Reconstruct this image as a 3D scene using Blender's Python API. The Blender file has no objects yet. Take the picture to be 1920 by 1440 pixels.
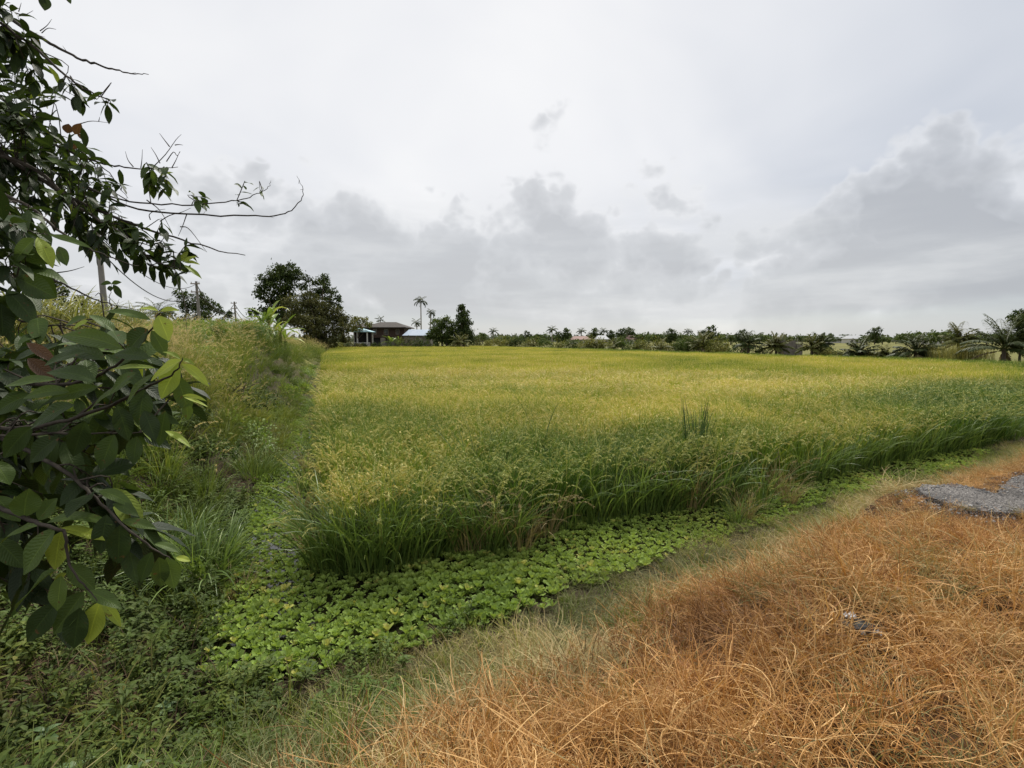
import bpy, math
import numpy as np
C = bpy.context.scene.collection
rng = np.random.default_rng(11)
PI = math.pi
# ---------------------------------------------------------------- camera
FPX, PITCH, CAMZ = 1000.0, math.radians(4.74), 2.25
cam = bpy.data.objects.new("camera", bpy.data.cameras.new("camera"))
C.objects.link(cam)
cam.location = (0, 0, CAMZ)
cam.rotation_euler = (PI / 2 - PITCH, 0, 0)
cam.data.sensor_width = 36.0
cam.data.lens = 36.0 * FPX / 1920.0
cam.data.clip_start = 0.05
cam.data.clip_end = 6000
sc = bpy.context.scene
sc.camera = cam
sc.view_settings.view_transform = 'Standard'
sc.view_settings.look = 'None'
sc.view_settings.exposure = 0.12
sc.view_settings.gamma = 1.0
sc.cycles.max_bounces = 5
sc.cycles.diffuse_bounces = 2
sc.cycles.glossy_bounces = 2
sc.cycles.transmission_bounces = 3
sc.cycles.transparent_max_bounces = 4
# ---------------------------------------------------------------- sun
SUN_EL, SUN_AZ = math.radians(52), math.radians(12)      # azimuth from +Y towards +X
sl = bpy.data.lights.new("sun", 'SUN'); sl.energy = 3.8; sl.angle = math.radians(6); sl.color = (1, .95, .86)
sun = bpy.data.objects.new("sun", sl); C.objects.link(sun)
sun.rotation_euler = (PI / 2 - SUN_EL, 0, PI - SUN_AZ)
# ---------------------------------------------------------------- world
world = bpy.data.worlds.new("World"); sc.world = world; world.use_nodes = True
world.cycles.sampling_method = 'MANUAL'; world.cycles.sample_map_resolution = 256


class N:
    """tiny node-graph helper"""
    def __init__(s, tree): s.t = tree
    def new(s, typ, **kw):
        n = s.t.nodes.new(typ)
        for k, v in kw.items(): setattr(n, k, v)
        return n
    def put(s, sock, v):
        if isinstance(v, bpy.types.NodeSocket): s.t.links.new(v, sock)
        elif v is not None:
            if hasattr(sock.default_value, '__len__') and not hasattr(v, '__len__'): v = (v,) * len(sock.default_value)
            if hasattr(v, '__len__') and len(sock.default_value) == 4 and len(v) == 3: v = tuple(v) + (1,)
            sock.default_value = v
    def m(s, op, a, b=None, c=None, clamp=False):
        n = s.new('ShaderNodeMath', operation=op, use_clamp=clamp)
        s.put(n.inputs[0], a); s.put(n.inputs[1], b); s.put(n.inputs[2], c)
        return n.outputs[0]
    def vm(s, op, a, b=None):
        n = s.new('ShaderNodeVectorMath', operation=op)
        s.put(n.inputs[0], a)
        if b is not None: s.put(n.inputs['Scale'] if op == 'SCALE' else n.inputs[1], b)
        return n.outputs[0]
    def noise(s, vec, scale, detail=4, rough=.55, out=0, dist=0):
        n = s.new('ShaderNodeTexNoise')
        s.put(n.inputs['Vector'], vec); n.inputs['Scale'].default_value = scale
        n.inputs['Detail'].default_value = detail; n.inputs['Roughness'].default_value = rough
        n.inputs['Distortion'].default_value = dist
        return n.outputs[out]
    def ramp(s, fac, stops, interp='LINEAR'):
        n = s.new('ShaderNodeValToRGB'); n.color_ramp.interpolation = interp
        while len(n.color_ramp.elements) < len(stops): n.color_ramp.elements.new(0.5)
        for e, (p, c) in zip(n.color_ramp.elements, stops):
            e.position = p
            e.color = (tuple(c) + (1,))[:4] if hasattr(c, '__len__') else (c, c, c, 1)
        s.put(n.inputs[0], fac)
        return n.outputs[0]
    def mix(s, fac, a, b, mode='MIX'):
        n = s.new('ShaderNodeMix', data_type='RGBA', blend_type=mode)
        s.put(n.inputs[0], fac); s.put(n.inputs[6], a); s.put(n.inputs[7], b)
        return n.outputs[2]
    def sstep(s, x, a, b):
        n = s.new('ShaderNodeMapRange', interpolation_type='SMOOTHSTEP')
        s.put(n.inputs[0], x); n.inputs[1].default_value = a; n.inputs[2].default_value = b
        return n.outputs[0]


SKYO = (9.5, 2.7, 5.1)


def build_sky():
    g = N(world.node_tree); world.node_tree.nodes.clear()
    tc = g.new('ShaderNodeTexCoord').outputs['Generated']
    sky = g.new('ShaderNodeTexSky', sky_type='NISHITA', sun_disc=False)
    sky.sun_elevation = SUN_EL; sky.sun_rotation = SUN_AZ
    blue = g.vm('SCALE', sky.outputs[0], 0.10)
    xyz = g.new('ShaderNodeSeparateXYZ'); g.put(xyz.inputs[0], tc)
    z = xyz.outputs[2]; x = xyz.outputs[0]
    # flat coordinates of a high cloud deck
    den = g.m('ADD', z, 0.25)
    deck = g.new('ShaderNodeCombineXYZ')
    g.put(deck.inputs[0], g.m('DIVIDE', x, den)); g.put(deck.inputs[1], g.m('DIVIDE', xyz.outputs[1], den))
    hi = g.noise(deck.outputs[0], 1.0, 4, .50, dist=.5)
    hi2 = g.noise(g.vm('ADD', deck.outputs[0], (7.3, 1.1, 0)), 0.55, 2, .5)
    # high deck: bright white, faint streaks, bluish grey to the right
    deckc = g.ramp(hi, [(0.30, (.73, .745, .785)), (0.48, (.82, .825, .845)), (0.62, (.88, .88, .885))])
    right = g.sstep(g.m('ADD', x, g.m('MULTIPLY', g.m('SUBTRACT', .5, hi2), 1.1)), .10, .75)
    deckc = g.mix(right, deckc, g.ramp(hi, [(0.3, (.55, .585, .65)), (0.6, (.75, .765, .80))]))
    # cumulus heaps: rounded puffs, bright rims over grey bodies
    sv = g.vm('ADD', g.vm('MULTIPLY', tc, (1, 1, 1.25)), SKYO)
    def puffs(v, sc_):
        a = g.m('ABSOLUTE', g.m('SUBTRACT', g.noise(v, sc_, 0, .5), .5)); b = g.m('ABSOLUTE', g.m('SUBTRACT', g.noise(v, sc_ * 2.3, 0, .5), .5)); c = g.m('ABSOLUTE', g.m('SUBTRACT', g.noise(v, sc_ * 5.1, 1, .5), .5))
        return g.m('ADD', g.m('ADD', .42, g.m('MULTIPLY', a, 1.2)), g.m('ADD', g.m('MULTIPLY', b, .75), g.m('MULTIPLY', c, .45)))
    f1 = g.noise(sv, 3.1, 4, .5)
    v1 = puffs(sv, 7.0)
    f2 = g.noise(sv, 11.0, 4, .55)
    dens = g.m('ADD', g.m('ADD', g.m('MULTIPLY', f1, 1.0), g.m('MULTIPLY', v1, .42)), g.m('MULTIPLY', f2, .10))
    edge = g.m('SUBTRACT', dens, g.m('MULTIPLY', z, 1.0))
    for a_, b_, w_, h_, k_ in ((-.31, .23, .10, .12, .13), (.11, .18, .085, .09, .12), (.32, .16, .12, .09, .12), (-.12, .13, .10, .08, .08), (.68, .16, .15, .17, .10), (-.45, .18, .12, .10, .09), (.50, .12, .12, .08, .08), (0.0, .12, .95, .07, .045), (-.02, .24, .10, .05, -.06), (.21, .22, .03, .06, -.05)):
        dx = g.m('DIVIDE', g.m('SUBTRACT', x, a_), w_); dz = g.m('DIVIDE', g.m('SUBTRACT', z, b_), h_)
        e_ = g.m('EXPONENT', g.m('MULTIPLY', g.m('ADD', g.m('MULTIPLY', dx, dx), g.m('MULTIPLY', dz, dz)), -1.0))
        edge = g.m('ADD', edge, g.m('MULTIPLY', e_, k_))
    h1 = g.sstep(edge, .640, .705)
    body = g.m('ADD', g.m('MULTIPLY', edge, 1.0), g.m('MULTIPLY', g.m('SUBTRACT', f2, .5), .35))
    c1 = g.ramp(body, [(0.67, (.80, .805, .82)), (0.75, (.60, .61, .63)), (0.88, (.45, .46, .48))])
    c1 = g.mix(g.sstep(x, .25, .85), c1, g.mix(1.0, c1, (.82, .84, .87), 'MULTIPLY'))
    col = g.mix(g.m('MULTIPLY', h1, .80), deckc, c1)
    # layered stratus close to the horizon
    f3 = g.noise(g.vm('MULTIPLY', g.vm('ADD', tc, (5.5, 2.2, .3)), (1, 1, 5.5)), 3.0, 6, .55)
    h2 = g.m('MULTIPLY', g.m('SUBTRACT', 1.0, g.sstep(z, .10, .30)), g.sstep(f3, .36, .60))
    c2 = g.ramp(f3, [(0.38, (.50, .52, .545)), (0.55, (.58, .595, .615)), (0.7, (.70, .71, .72))])
    col = g.mix(g.m('MULTIPLY', h2, .75), col, c2)
    # pale blue gap just above the horizon
    gap = g.m('SUBTRACT', 1.0, g.sstep(g.m('ADD', z, g.m('MULTIPLY', g.m('SUBTRACT', f3, .5), .12)), .010, .060))
    pale = g.mix(.35, (.62, .685, .75), blue)
    col = g.mix(g.m('MULTIPLY', gap, .60), col, pale)
    col = g.mix(.05, col, blue)
    bg = g.new('ShaderNodeBackground'); g.put(bg.inputs[0], col); bg.inputs[1].default_value = 1.0
    out = g.new('ShaderNodeOutputWorld'); g.put(out.inputs[0], bg.outputs[0])


build_sky()


# ---------------------------------------------------------------- picture -> place helpers (points on planes of known height or distance)
def ray(px, py):
    u, v = (px - 960) / FPX, (720 - py) / FPX
    c, s = math.cos(PITCH), math.sin(PITCH)
    return u, c + v * s, -s + v * c
def P(px, py, z=0.0):
    a, b, c = ray(px, py); t = (z - CAMZ) / c
    return (a * t, b * t, z)
def T(px, py, d):
    a, b, c = ray(px, py); t = d / b
    return np.array((a * t, d, CAMZ + c * t))
def PX(pts, z=0.0): return np.array([P(a, b, z)[:2] for a, b in pts])


def tag(o, label=None, cat=None, group=None, kind=None):
    if label: o['label'] = label
    if cat: o['category'] = cat
    if group: o['group'] = group
    if kind: o['kind'] = kind
    return o
def empty(name, loc, label=None, cat=None, group=None, rz=0):
    o = bpy.data.objects.new(name, None); C.objects.link(o)
    o.location = [float(v) for v in loc]; o.rotation_euler = (0, 0, rz); o.empty_display_size = .2
    return tag(o, label, cat, group)
def copy_tree(o, parent=None):
    c = o.copy(); C.objects.link(c); c.parent = parent
    for ch in o.children: copy_tree(ch, c)
    return c


# ---------------------------------------------------------------- value noise
_h = np.random.default_rng(5).random((256, 256))
def vnoise(x, y, s=1.0, o=0.0):
    x = np.asarray(x) * s + o; y = np.asarray(y) * s + o * 1.7
    xi, yi = np.floor(x).astype(int), np.floor(y).astype(int)
    fx, fy = x - xi, y - yi; fx = fx * fx * (3 - 2 * fx); fy = fy * fy * (3 - 2 * fy)
    g = lambda a, b: _h[a & 255, b & 255]
    return (g(xi, yi) * (1 - fx) + g(xi + 1, yi) * fx) * (1 - fy) + (g(xi, yi + 1) * (1 - fx) + g(xi + 1, yi + 1) * fx) * fy
def fnoise(x, y, s=1.0, o=0.0): return (vnoise(x, y, s, o) * 4 + vnoise(x, y, s * 2.1, o + 9) * 2 + vnoise(x, y, s * 4.3, o + 21)) / 7
def sstep(x, a, b): t = np.clip((np.asarray(x, float) - a) / (b - a), 0, 1); return t * t * (3 - 2 * t)
def sdf(x, y, poly):
    """signed distance to a polygon, negative inside"""
    x = np.atleast_1d(np.asarray(x, float)); y = np.atleast_1d(np.asarray(y, float))
    d = np.full(x.shape, 1e18); ins = np.zeros(x.shape, bool); n = len(poly)
    for i in range(n):
        ax, ay = poly[i]; bx, by = poly[(i + 1) % n]
        ex, ey = bx - ax, by - ay; wx, wy = x - ax, y - ay
        t = np.clip((wx * ex + wy * ey) / (ex * ex + ey * ey + 1e-12), 0, 1)
        d = np.minimum(d, (wx - ex * t) ** 2 + (wy - ey * t) ** 2)
        cr = ((ay <= y) & (by > y)) | ((by <= y) & (ay > y))
        with np.errstate(divide='ignore', invalid='ignore'):
            xx = ax + (y - ay) / (by - ay if by != ay else 1e-12) * ex
        ins ^= cr & (x < xx)
    d = np.sqrt(d)
    return np.where(ins, -d, d)


# ---------------------------------------------------------------- mesh building
class Geo:
    def __init__(s): s.V = []; s.Fs = []; s.Ms = []; s.T = []; s.U = []; s.n = 0
    def add(s, V, F, mat=0, tint=.5, luv=None):
        V = np.asarray(V, float).reshape(-1, 3); F = np.asarray(F, int)
        s.V.append(V); s.Fs.append(F + s.n); s.Ms.append(np.full(len(F), mat) if np.isscalar(mat) else np.asarray(mat))
        s.T.append(np.full(len(V), tint, float) if np.isscalar(tint) else np.asarray(tint, float))
        s.U.append(np.zeros((len(V), 3)) if luv is None else np.asarray(luv, float).reshape(-1, 3))
        s.n += len(V); return s
    def mesh(s, name, mats, smooth=False):
        me = bpy.data.meshes.new(name)
        V = np.concatenate(s.V)
        me.vertices.add(len(V)); me.vertices.foreach_set('co', V.ravel())
        tot = np.concatenate([np.full(len(F), F.shape[1]) for F in s.Fs]); loops = np.concatenate([F.ravel() for F in s.Fs])
        me.loops.add(len(loops)); me.loops.foreach_set('vertex_index', loops.astype(np.int32))
        me.polygons.add(len(tot)); st = np.concatenate([[0], np.cumsum(tot)[:-1]])
        me.polygons.foreach_set('loop_start', st.astype(np.int32))
        me.polygons.foreach_set('material_index', np.concatenate(s.Ms).astype(np.int32))
        me.polygons.foreach_set('use_smooth', np.full(len(tot), smooth, dtype=bool))
        a = me.attributes.new('tint', 'FLOAT', 'POINT'); a.data.foreach_set('value', np.concatenate(s.T))
        a = me.attributes.new('luv', 'FLOAT_VECTOR', 'POINT'); a.data.foreach_set('vector', np.concatenate(s.U).ravel())
        for m in mats: me.materials.append(m)
        me.update(calc_edges=True); me.validate()
        return me
    def build(s, name, mats, parent=None, smooth=False, link=True):
        if not isinstance(mats, (list, tuple)): mats = [mats]
        o = bpy.data.objects.new(name, s.mesh(name, mats, smooth))
        if link: C.objects.link(o)
        if parent is not None: o.parent = parent
        return o


def box(g, x0, x1, y0, y1, z0, z1, mat=0, tint=.5):
    V = [(x, y, z) for z in (z0, z1) for y in (y0, y1) for x in (x0, x1)]
    g.add(V, [(0, 2, 3, 1), (4, 5, 7, 6), (0, 1, 5, 4), (2, 6, 7, 3), (0, 4, 6, 2), (1, 3, 7, 5)], mat, tint); return g
def tube(g, pts, rad, n=6, mat=0, tint=.5, cap=True):
    pts = np.asarray(pts, float); k = len(pts); rad = np.broadcast_to(np.asarray(rad, float), (k,))
    d = np.gradient(pts, axis=0); d /= np.linalg.norm(d, axis=1)[:, None] + 1e-12
    up = np.array((0, 0, 1.)) if abs(d[0][2]) < .9 else np.array((1., 0, 0))
    V = []; s = np.cross(d[0], up); s /= np.linalg.norm(s); a = np.arange(n) * 2 * PI / n
    for i in range(k):
        s = s - d[i] * np.dot(s, d[i]); s /= np.linalg.norm(s) + 1e-12; t = np.cross(d[i], s)
        V.append(pts[i] + rad[i] * (np.cos(a)[:, None] * s + np.sin(a)[:, None] * t))
    V = np.concatenate(V); F = [(i * n + j, i * n + (j + 1) % n, (i + 1) * n + (j + 1) % n, (i + 1) * n + j) for i in range(k - 1) for j in range(n)]
    u = np.repeat(np.linspace(0, 1, k), n); luv = np.stack([u, np.tile(np.cos(a), k), u * 0], 1)
    g.add(V, F, mat, tint, luv)
    if cap:
        g.add(V[-n:], [tuple(range(n))], mat, tint)
    return g
def smooth_path(pts, n=24):
    """Catmull-Rom through the points"""
    p = np.asarray(pts, float); p = np.vstack([2 * p[0] - p[1], p, 2 * p[-1] - p[-2]])
    out = []; m = len(p) - 3
    for u in np.linspace(0, m - 1e-6, n):
        i = int(u); t = u - i; a, b, c, d = p[i:i + 4]
        out.append(.5 * ((2 * b) + (c - a) * t + (2 * a - 5 * b + 4 * c - d) * t * t + (3 * b - a - 3 * c + d) * t ** 3))
    return np.array(out)
def strands(g, base, az, L, lean, bend, w, nseg=5, p=1.0, curl=0.0, twist=None, mat=0, tint=None, tip=.15, root=.8, r=rng):
    """ribbons growing from base; angle from the vertical runs lean -> lean+bend"""
    base = np.atleast_2d(base); n = len(base); f = lambda a: np.broadcast_to(np.asarray(a, float), (n,))
    az, L, lean, bend, w, curl = map(f, (az, L, lean, bend, w, curl))
    twist = r.uniform(-.9, .9, n) if twist is None else f(twist)
    tint = r.random(n) if tint is None else f(tint)
    pos = base.copy().astype(float); V = np.zeros((n, nseg + 1, 2, 3)); U = np.zeros((n, nseg + 1, 2, 3))
    for i in range(nseg + 1):
        s = i / nseg; a = lean + bend * s ** p; h = az + curl * s
        d = np.stack([np.sin(a) * np.cos(h), np.sin(a) * np.sin(h), np.cos(a)], 1)
        side = np.stack([-np.sin(h), np.cos(h), 0 * h], 1); nor = np.cross(side, d)
        sd = side * np.cos(twist)[:, None] + nor * np.sin(twist)[:, None]
        prof = (root + (1 - root) * min(1, s * 3)) * (1 - (1 - tip) * s ** 2.2)
        hw = (w * .5 * prof)[:, None]
        V[:, i, 0] = pos - sd * hw; V[:, i, 1] = pos + sd * hw
        U[:, i, :, 0] = s; U[:, i, 0, 1] = -1; U[:, i, 1, 1] = 1; U[:, i, :, 2] = tint[:, None]
        pos = pos + d * (L / nseg)[:, None]
    b = (np.arange(n) * (nseg + 1) * 2)[:, None]; i = np.arange(nseg) * 2
    F = np.stack([b + i, b + i + 1, b + i + 3, b + i + 2], -1).reshape(-1, 4)
    g.add(V, F, mat, np.repeat(tint, (nseg + 1) * 2), U)
    return pos
SHAPES = {
    'ell': lambda s: np.sin(PI * np.clip(s, 0, 1) ** .9) ** .85,
    'ovate': lambda s: np.sin(PI * np.clip(s, 0, 1) ** .65) ** .9,
    'obov': lambda s: np.clip(.22 + .78 * s ** 1.1, 0, 1) * (1 - np.clip((s - .82) / .18, 0, 1) ** 2 * .5),
    'lance': lambda s: np.sin(PI * np.clip(s, 0, 1) ** .6) ** 1.0,
    'card': lambda s: np.where(s < .3, .55, np.where(s > .8, .35, 1.0)),
    'long': lambda s: np.clip(np.sin(PI * np.clip(s * .96 + .02, 0, 1)) * 1.6, 0, 1),
}
def unit(v): return v / (np.linalg.norm(v, axis=-1, keepdims=True) + 1e-12)
def leaves(g, base, d, up, L, W, droop=.3, fold=.15, nu=4, nv=2, shape='ell', mat=0, tint=None, wav=0.0, r=rng):
    base = np.atleast_2d(base).astype(float); n = len(base); f = lambda a: np.broadcast_to(np.asarray(a, float), (n,))
    L, W, droop, fold = map(f, (L, W, droop, fold)); d = unit(np.broadcast_to(d, (n, 3)).astype(float)); up = unit(np.broadcast_to(up, (n, 3)).astype(float))
    tint = r.random(n) if tint is None else f(tint)
    side = unit(np.cross(d, up)); pos = base.copy(); ph = r.uniform(0, 6, n)
    V = np.zeros((n, nu + 1, nv + 1, 3)); U = np.zeros((n, nu + 1, nv + 1, 3)); t = np.linspace(-1, 1, nv + 1)
    for i in range(nu + 1):
        s = i / nu; dd = unit(d + np.stack([0 * droop, 0 * droop, -droop * s * 1.6], 1))
        nor = np.cross(side, dd); w = (W * .5 * float(SHAPES[shape](np.array(s))))[:, None]
        w = np.maximum(w, (W * .02)[:, None])
        for j in range(nv + 1):
            V[:, i, j] = pos + side * w * t[j] + nor * (fold[:, None] * abs(t[j]) * w + (wav * w[:, 0] * np.sin(s * 9 + ph + t[j] * 2))[:, None] * abs(t[j]))
            U[:, i, j, 0] = s; U[:, i, j, 1] = t[j]; U[:, i, j, 2] = tint
        pos = pos + dd * (L / nu)[:, None]
    b = (np.arange(n) * (nu + 1) * (nv + 1))[:, None, None]; i = np.arange(nu)[None, :, None]; j = np.arange(nv)[None, None, :]
    a = b + i * (nv + 1) + j
    F = np.stack([a, a + 1, a + nv + 2, a + nv + 1], -1).reshape(-1, 4)
    g.add(V, F, mat, np.repeat(tint, (nu + 1) * (nv + 1)), U)
def rdir(n, r=rng): return unit(r.normal(size=(n, 3)))


# ---------------------------------------------------------------- materials
def leaf_mat(name, stops, rough=.55, trans=.25, inst=False, vein=0.0, veins=14, spec=.35, along=None, back=None, spots=0.0):
    m = bpy.data.materials.new(name); m.use_nodes = True; g = N(m.node_tree); m.node_tree.nodes.clear()
    at = g.new('ShaderNodeAttribute', attribute_name='tint'); fac = at.outputs['Fac']
    lu = g.new('ShaderNodeAttribute', attribute_name='luv'); s3 = g.new('ShaderNodeSeparateXYZ'); g.put(s3.inputs[0], lu.outputs['Vector'])
    if inst:
        iv = g.new('ShaderNodeAttribute', attribute_name='iv', attribute_type='INSTANCER'); si = g.new('ShaderNodeSeparateXYZ'); g.put(si.inputs[0], iv.outputs['Vector'])
        fac = g.m('ADD', g.m('MULTIPLY', fac, .5), g.m('SUBTRACT', si.outputs[0], .25), clamp=True)
    col = g.ramp(fac, stops)
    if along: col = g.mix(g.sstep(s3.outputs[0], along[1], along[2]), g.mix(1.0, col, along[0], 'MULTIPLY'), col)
    if vein:
        rib = g.m('ABSOLUTE', s3.outputs[1])
        wob = g.noise(lu.outputs['Vector'], 3.0, 2, .5)
        wv = g.m('SINE', g.m('MULTIPLY', g.m('ADD', g.m('SUBTRACT', g.m('MULTIPLY', s3.outputs[0], veins), g.m('MULTIPLY', rib, 2.6)), g.m('MULTIPLY', wob, 1.6)), 2 * PI))
        mid = g.m('SUBTRACT', 1.0, g.sstep(rib, .0, .09))
        col = g.mix(g.m('MULTIPLY', mid, .45), col, g.mix(1.0, col, (2.0, 1.9, 1.6), 'MULTIPLY'))
        col = g.mix(g.m('MULTIPLY', g.sstep(wv, .6, 1.0), .14), col, g.mix(1.0, col, (1.6, 1.5, 1.4), 'MULTIPLY'))
    if spots:
        gc = g.new('ShaderNodeTexCoord').outputs['Object']
        sp = g.sstep(g.noise(gc, 60, 3), .66, .72)
        col = g.mix(g.m('MULTIPLY', sp, spots), col, (.10, .055, .02))
    if inst: col = g.vm('SCALE', col, si.outputs[1])
    geo = g.new('ShaderNodeNewGeometry')
    if back: col = g.mix(g.m('MULTIPLY', geo.outputs['Backfacing'], .6), col, g.mix(1.0, col, back, 'MULTIPLY'))
    b = g.new('ShaderNodeBsdfPrincipled'); g.put(b.inputs['Base Color'], col)
    b.inputs['Roughness'].default_value = rough; b.inputs['Specular IOR Level'].default_value = spec
    if vein:
        bp = g.new('ShaderNodeBump'); bp.inputs['Strength'].default_value = vein; bp.inputs['Distance'].default_value = .004
        g.put(bp.inputs['Height'], g.m('SUBTRACT', g.m('MULTIPLY', wv, .5), g.m('MULTIPLY', mid, 1.5))); g.put(b.inputs['Normal'], bp.outputs[0])
    tr = g.new('ShaderNodeBsdfTranslucent'); g.put(tr.inputs[0], g.mix(1.0, col, (1.25, 1.2, .7), 'MULTIPLY'))
    mx = g.new('ShaderNodeMixShader'); mx.inputs[0].default_value = trans
    g.put(mx.inputs[1], b.outputs[0]); g.put(mx.inputs[2], tr.outputs[0])
    out = g.new('ShaderNodeOutputMaterial'); g.put(out.inputs[0], mx.outputs[0])
    return m
def plain(name, c1, c2=None, scale=4.0, rough=.8, spec=.3, bump=0.0, metal=0.0, stretch=(1, 1, 1), detail=4):
    m = bpy.data.materials.new(name); m.use_nodes = True; g = N(m.node_tree); m.node_tree.nodes.clear()
    b = g.new('ShaderNodeBsdfPrincipled'); b.inputs['Roughness'].default_value = rough; b.inputs['Specular IOR Level'].default_value = spec; b.inputs['Metallic'].default_value = metal
    if c2:
        v = g.vm('MULTIPLY', g.new('ShaderNodeTexCoord').outputs['Object'], stretch)
        n = g.noise(v, scale, detail, .6); g.put(b.inputs['Base Color'], g.ramp(n, [(.32, c1), (.68, c2)]))
        if bump:
            bp = g.new('ShaderNodeBump'); bp.inputs['Strength'].default_value = bump; g.put(bp.inputs['Height'], n); g.put(b.inputs['Normal'], bp.outputs[0])
    else: g.put(b.inputs['Base Color'], c1)
    out = g.new('ShaderNodeOutputMaterial'); g.put(out.inputs[0], b.outputs[0])
    return m


# ---------------------------------------------------------------- uncountable cover: one object that scatters tufts on its own points
_pc = [0]
def scatter(name, pts, rot, scl, idx, iv, protos, label, cat):
    n = len(pts); me = bpy.data.meshes.new(name); me.vertices.add(n); me.vertices.foreach_set('co', np.asarray(pts, float).ravel())
    def fa(nm, arr): a = me.attributes.new(nm, 'FLOAT_VECTOR', 'POINT'); a.data.foreach_set('vector', np.ascontiguousarray(arr, float).ravel())
    scl = np.asarray(scl, float); scl = np.repeat(scl[:, None], 3, 1) if scl.ndim == 1 else scl
    fa('rot', rot); fa('scl', scl); fa('iv', iv)
    a = me.attributes.new('pidx', 'INT', 'POINT'); a.data.foreach_set('value', np.asarray(idx, np.int32))
    me.update()
    o = bpy.data.objects.new(name, me); C.objects.link(o)
    _pc[0] += 1; col = bpy.data.collections.new('tufts_%02d' % _pc[0])
    for i, p in enumerate(protos): p.name = 'tuft_%02d_%02d' % (_pc[0], i); col.objects.link(p)
    t = bpy.data.node_groups.new(name, 'GeometryNodeTree')
    t.interface.new_socket('Geometry', in_out='INPUT', socket_type='NodeSocketGeometry'); t.interface.new_socket('Geometry', in_out='OUTPUT', socket_type='NodeSocketGeometry')
    g = N(t); gi = g.new('NodeGroupInput'); go = g.new('NodeGroupOutput')
    ci = g.new('GeometryNodeCollectionInfo'); ci.inputs['Collection'].default_value = col
    ci.inputs['Separate Children'].default_value = True; ci.inputs['Reset Children'].default_value = True
    iop = g.new('GeometryNodeInstanceOnPoints'); iop.inputs['Pick Instance'].default_value = True
    def na(nm, dt): q = g.new('GeometryNodeInputNamedAttribute', data_type=dt); q.inputs['Name'].default_value = nm; return q.outputs['Attribute']
    e2r = g.new('FunctionNodeEulerToRotation'); t.links.new(na('rot', 'FLOAT_VECTOR'), e2r.inputs[0])
    t.links.new(gi.outputs[0], iop.inputs['Points']); t.links.new(ci.outputs[0], iop.inputs['Instance'])
    t.links.new(na('pidx', 'INT'), iop.inputs['Instance Index']); t.links.new(e2r.outputs[0], iop.inputs['Rotation']); t.links.new(na('scl', 'FLOAT_VECTOR'), iop.inputs['Scale'])
    t.links.new(iop.outputs[0], go.inputs[0])
    md = o.modifiers.new('scatter', 'NODES'); md.node_group = t
    tag(o, label, cat, None, 'stuff')
    return o
# ================================================================ ground plan (metres, z of the ditch water = 0)
WAT = PX([(400, 1275), (520, 1278), (620, 1240), (780, 1203), (940, 1160), (1060, 1105), (1200, 1058), (1300, 1020), (1390, 990), (1480, 962), (1560, 937), (1640, 908), (1750, 888), (1830, 865),
          (1840, 848), (1720, 850), (1600, 865), (1500, 880), (1340, 905), (1250, 920), (1100, 945), (1000, 980), (850, 1010), (700, 1040), (600, 1045),
          (570, 1000), (568, 950), (573, 900), (583, 850), (591, 780), (598, 720), (603, 680), (598, 679), (585, 720), (562, 780), (540, 840), (510, 885), (475, 930), (450, 1000), (430, 1080), (400, 1150)])
RICE = np.vstack([PX([(604, 1070), (720, 1066), (850, 1035), (980, 1028), (1100, 978), (1240, 958), (1340, 948), (1500, 905), (1600, 882), (1830, 845), (2050, 790)]),
                  PX([(2300, 700), (1905, 673), (1700, 667.5), (1400, 660), (1100, 652), (900, 647.6), (625, 647.8), (606, 661)], 1.0)])
ORANGE = PX([(690, 1500), (705, 1440), (880, 1300), (1020, 1190), (1150, 1108), (1330, 1040), (1450, 985), (1560, 945), (1680, 905), (1760, 868), (1850, 842), (2050, 800), (2500, 780), (4500, 1200), (4500, 2400), (900, 2400)], .6)
ROAD = PX([(1712, 917), (1740, 910), (1790, 907), (1830, 916), (1868, 925), (1885, 907), (1900, 893), (1960, 880), (2600, 864), (3000, 990), (2300, 975), (2000, 964), (1905, 962), (1840, 956), (1785, 946), (1750, 935)], .80)
ROADC = ROAD.mean(0)

def height(x, y):
    x = np.asarray(x, float); y = np.asarray(y, float)
    dw = sdf(x.ravel(), y.ravel(), WAT).reshape(x.shape); dr = sdf(x.ravel(), y.ravel(), RICE).reshape(x.shape)
    d = np.minimum(dw, dr)
    left = sstep(-1.0 - .36 * (y - 4) - x, .0, 1.5) * sstep(y, 3.5, 7.5)
    top = .76 * (1 - left) + left * (1.50 - .75 * sstep(y, 32, 60) + .60 * np.exp(-((y - 23) / 8) ** 2))
    width = 2.3 - left * (-.3 + .7 * sstep(y, 12, 20))
    h = top * sstep(d, .02 + .33 * (1 - left), width + .2 * (1 - left))
    h = h * (1 - left) + h * left * (1 - .5 * sstep(d, 7, 16))
    far = sstep(y, 22, 36) * (1 - left)
    h = h * (1 - far) + far * .45 * sstep(d, 0, 2.0)
    bump = (fnoise(x, y, 1.3, 3) - .5) * .24 + (fnoise(x, y, 4.5, 8) - .5) * .15
    h = h + bump * sstep(d, .1, 1.2) * (1 - sstep(np.hypot(x, y), 60, 120))
    rd = sdf(x.ravel(), y.ravel(), ROAD).reshape(x.shape)
    k = 1 - sstep(rd, .05, .7)
    h = h * (1 - k) + .755 * k
    return np.where(d <= 0, np.where(dw < 0, -.16 * sstep(-dw, 0, .25), .02), h)

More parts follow.
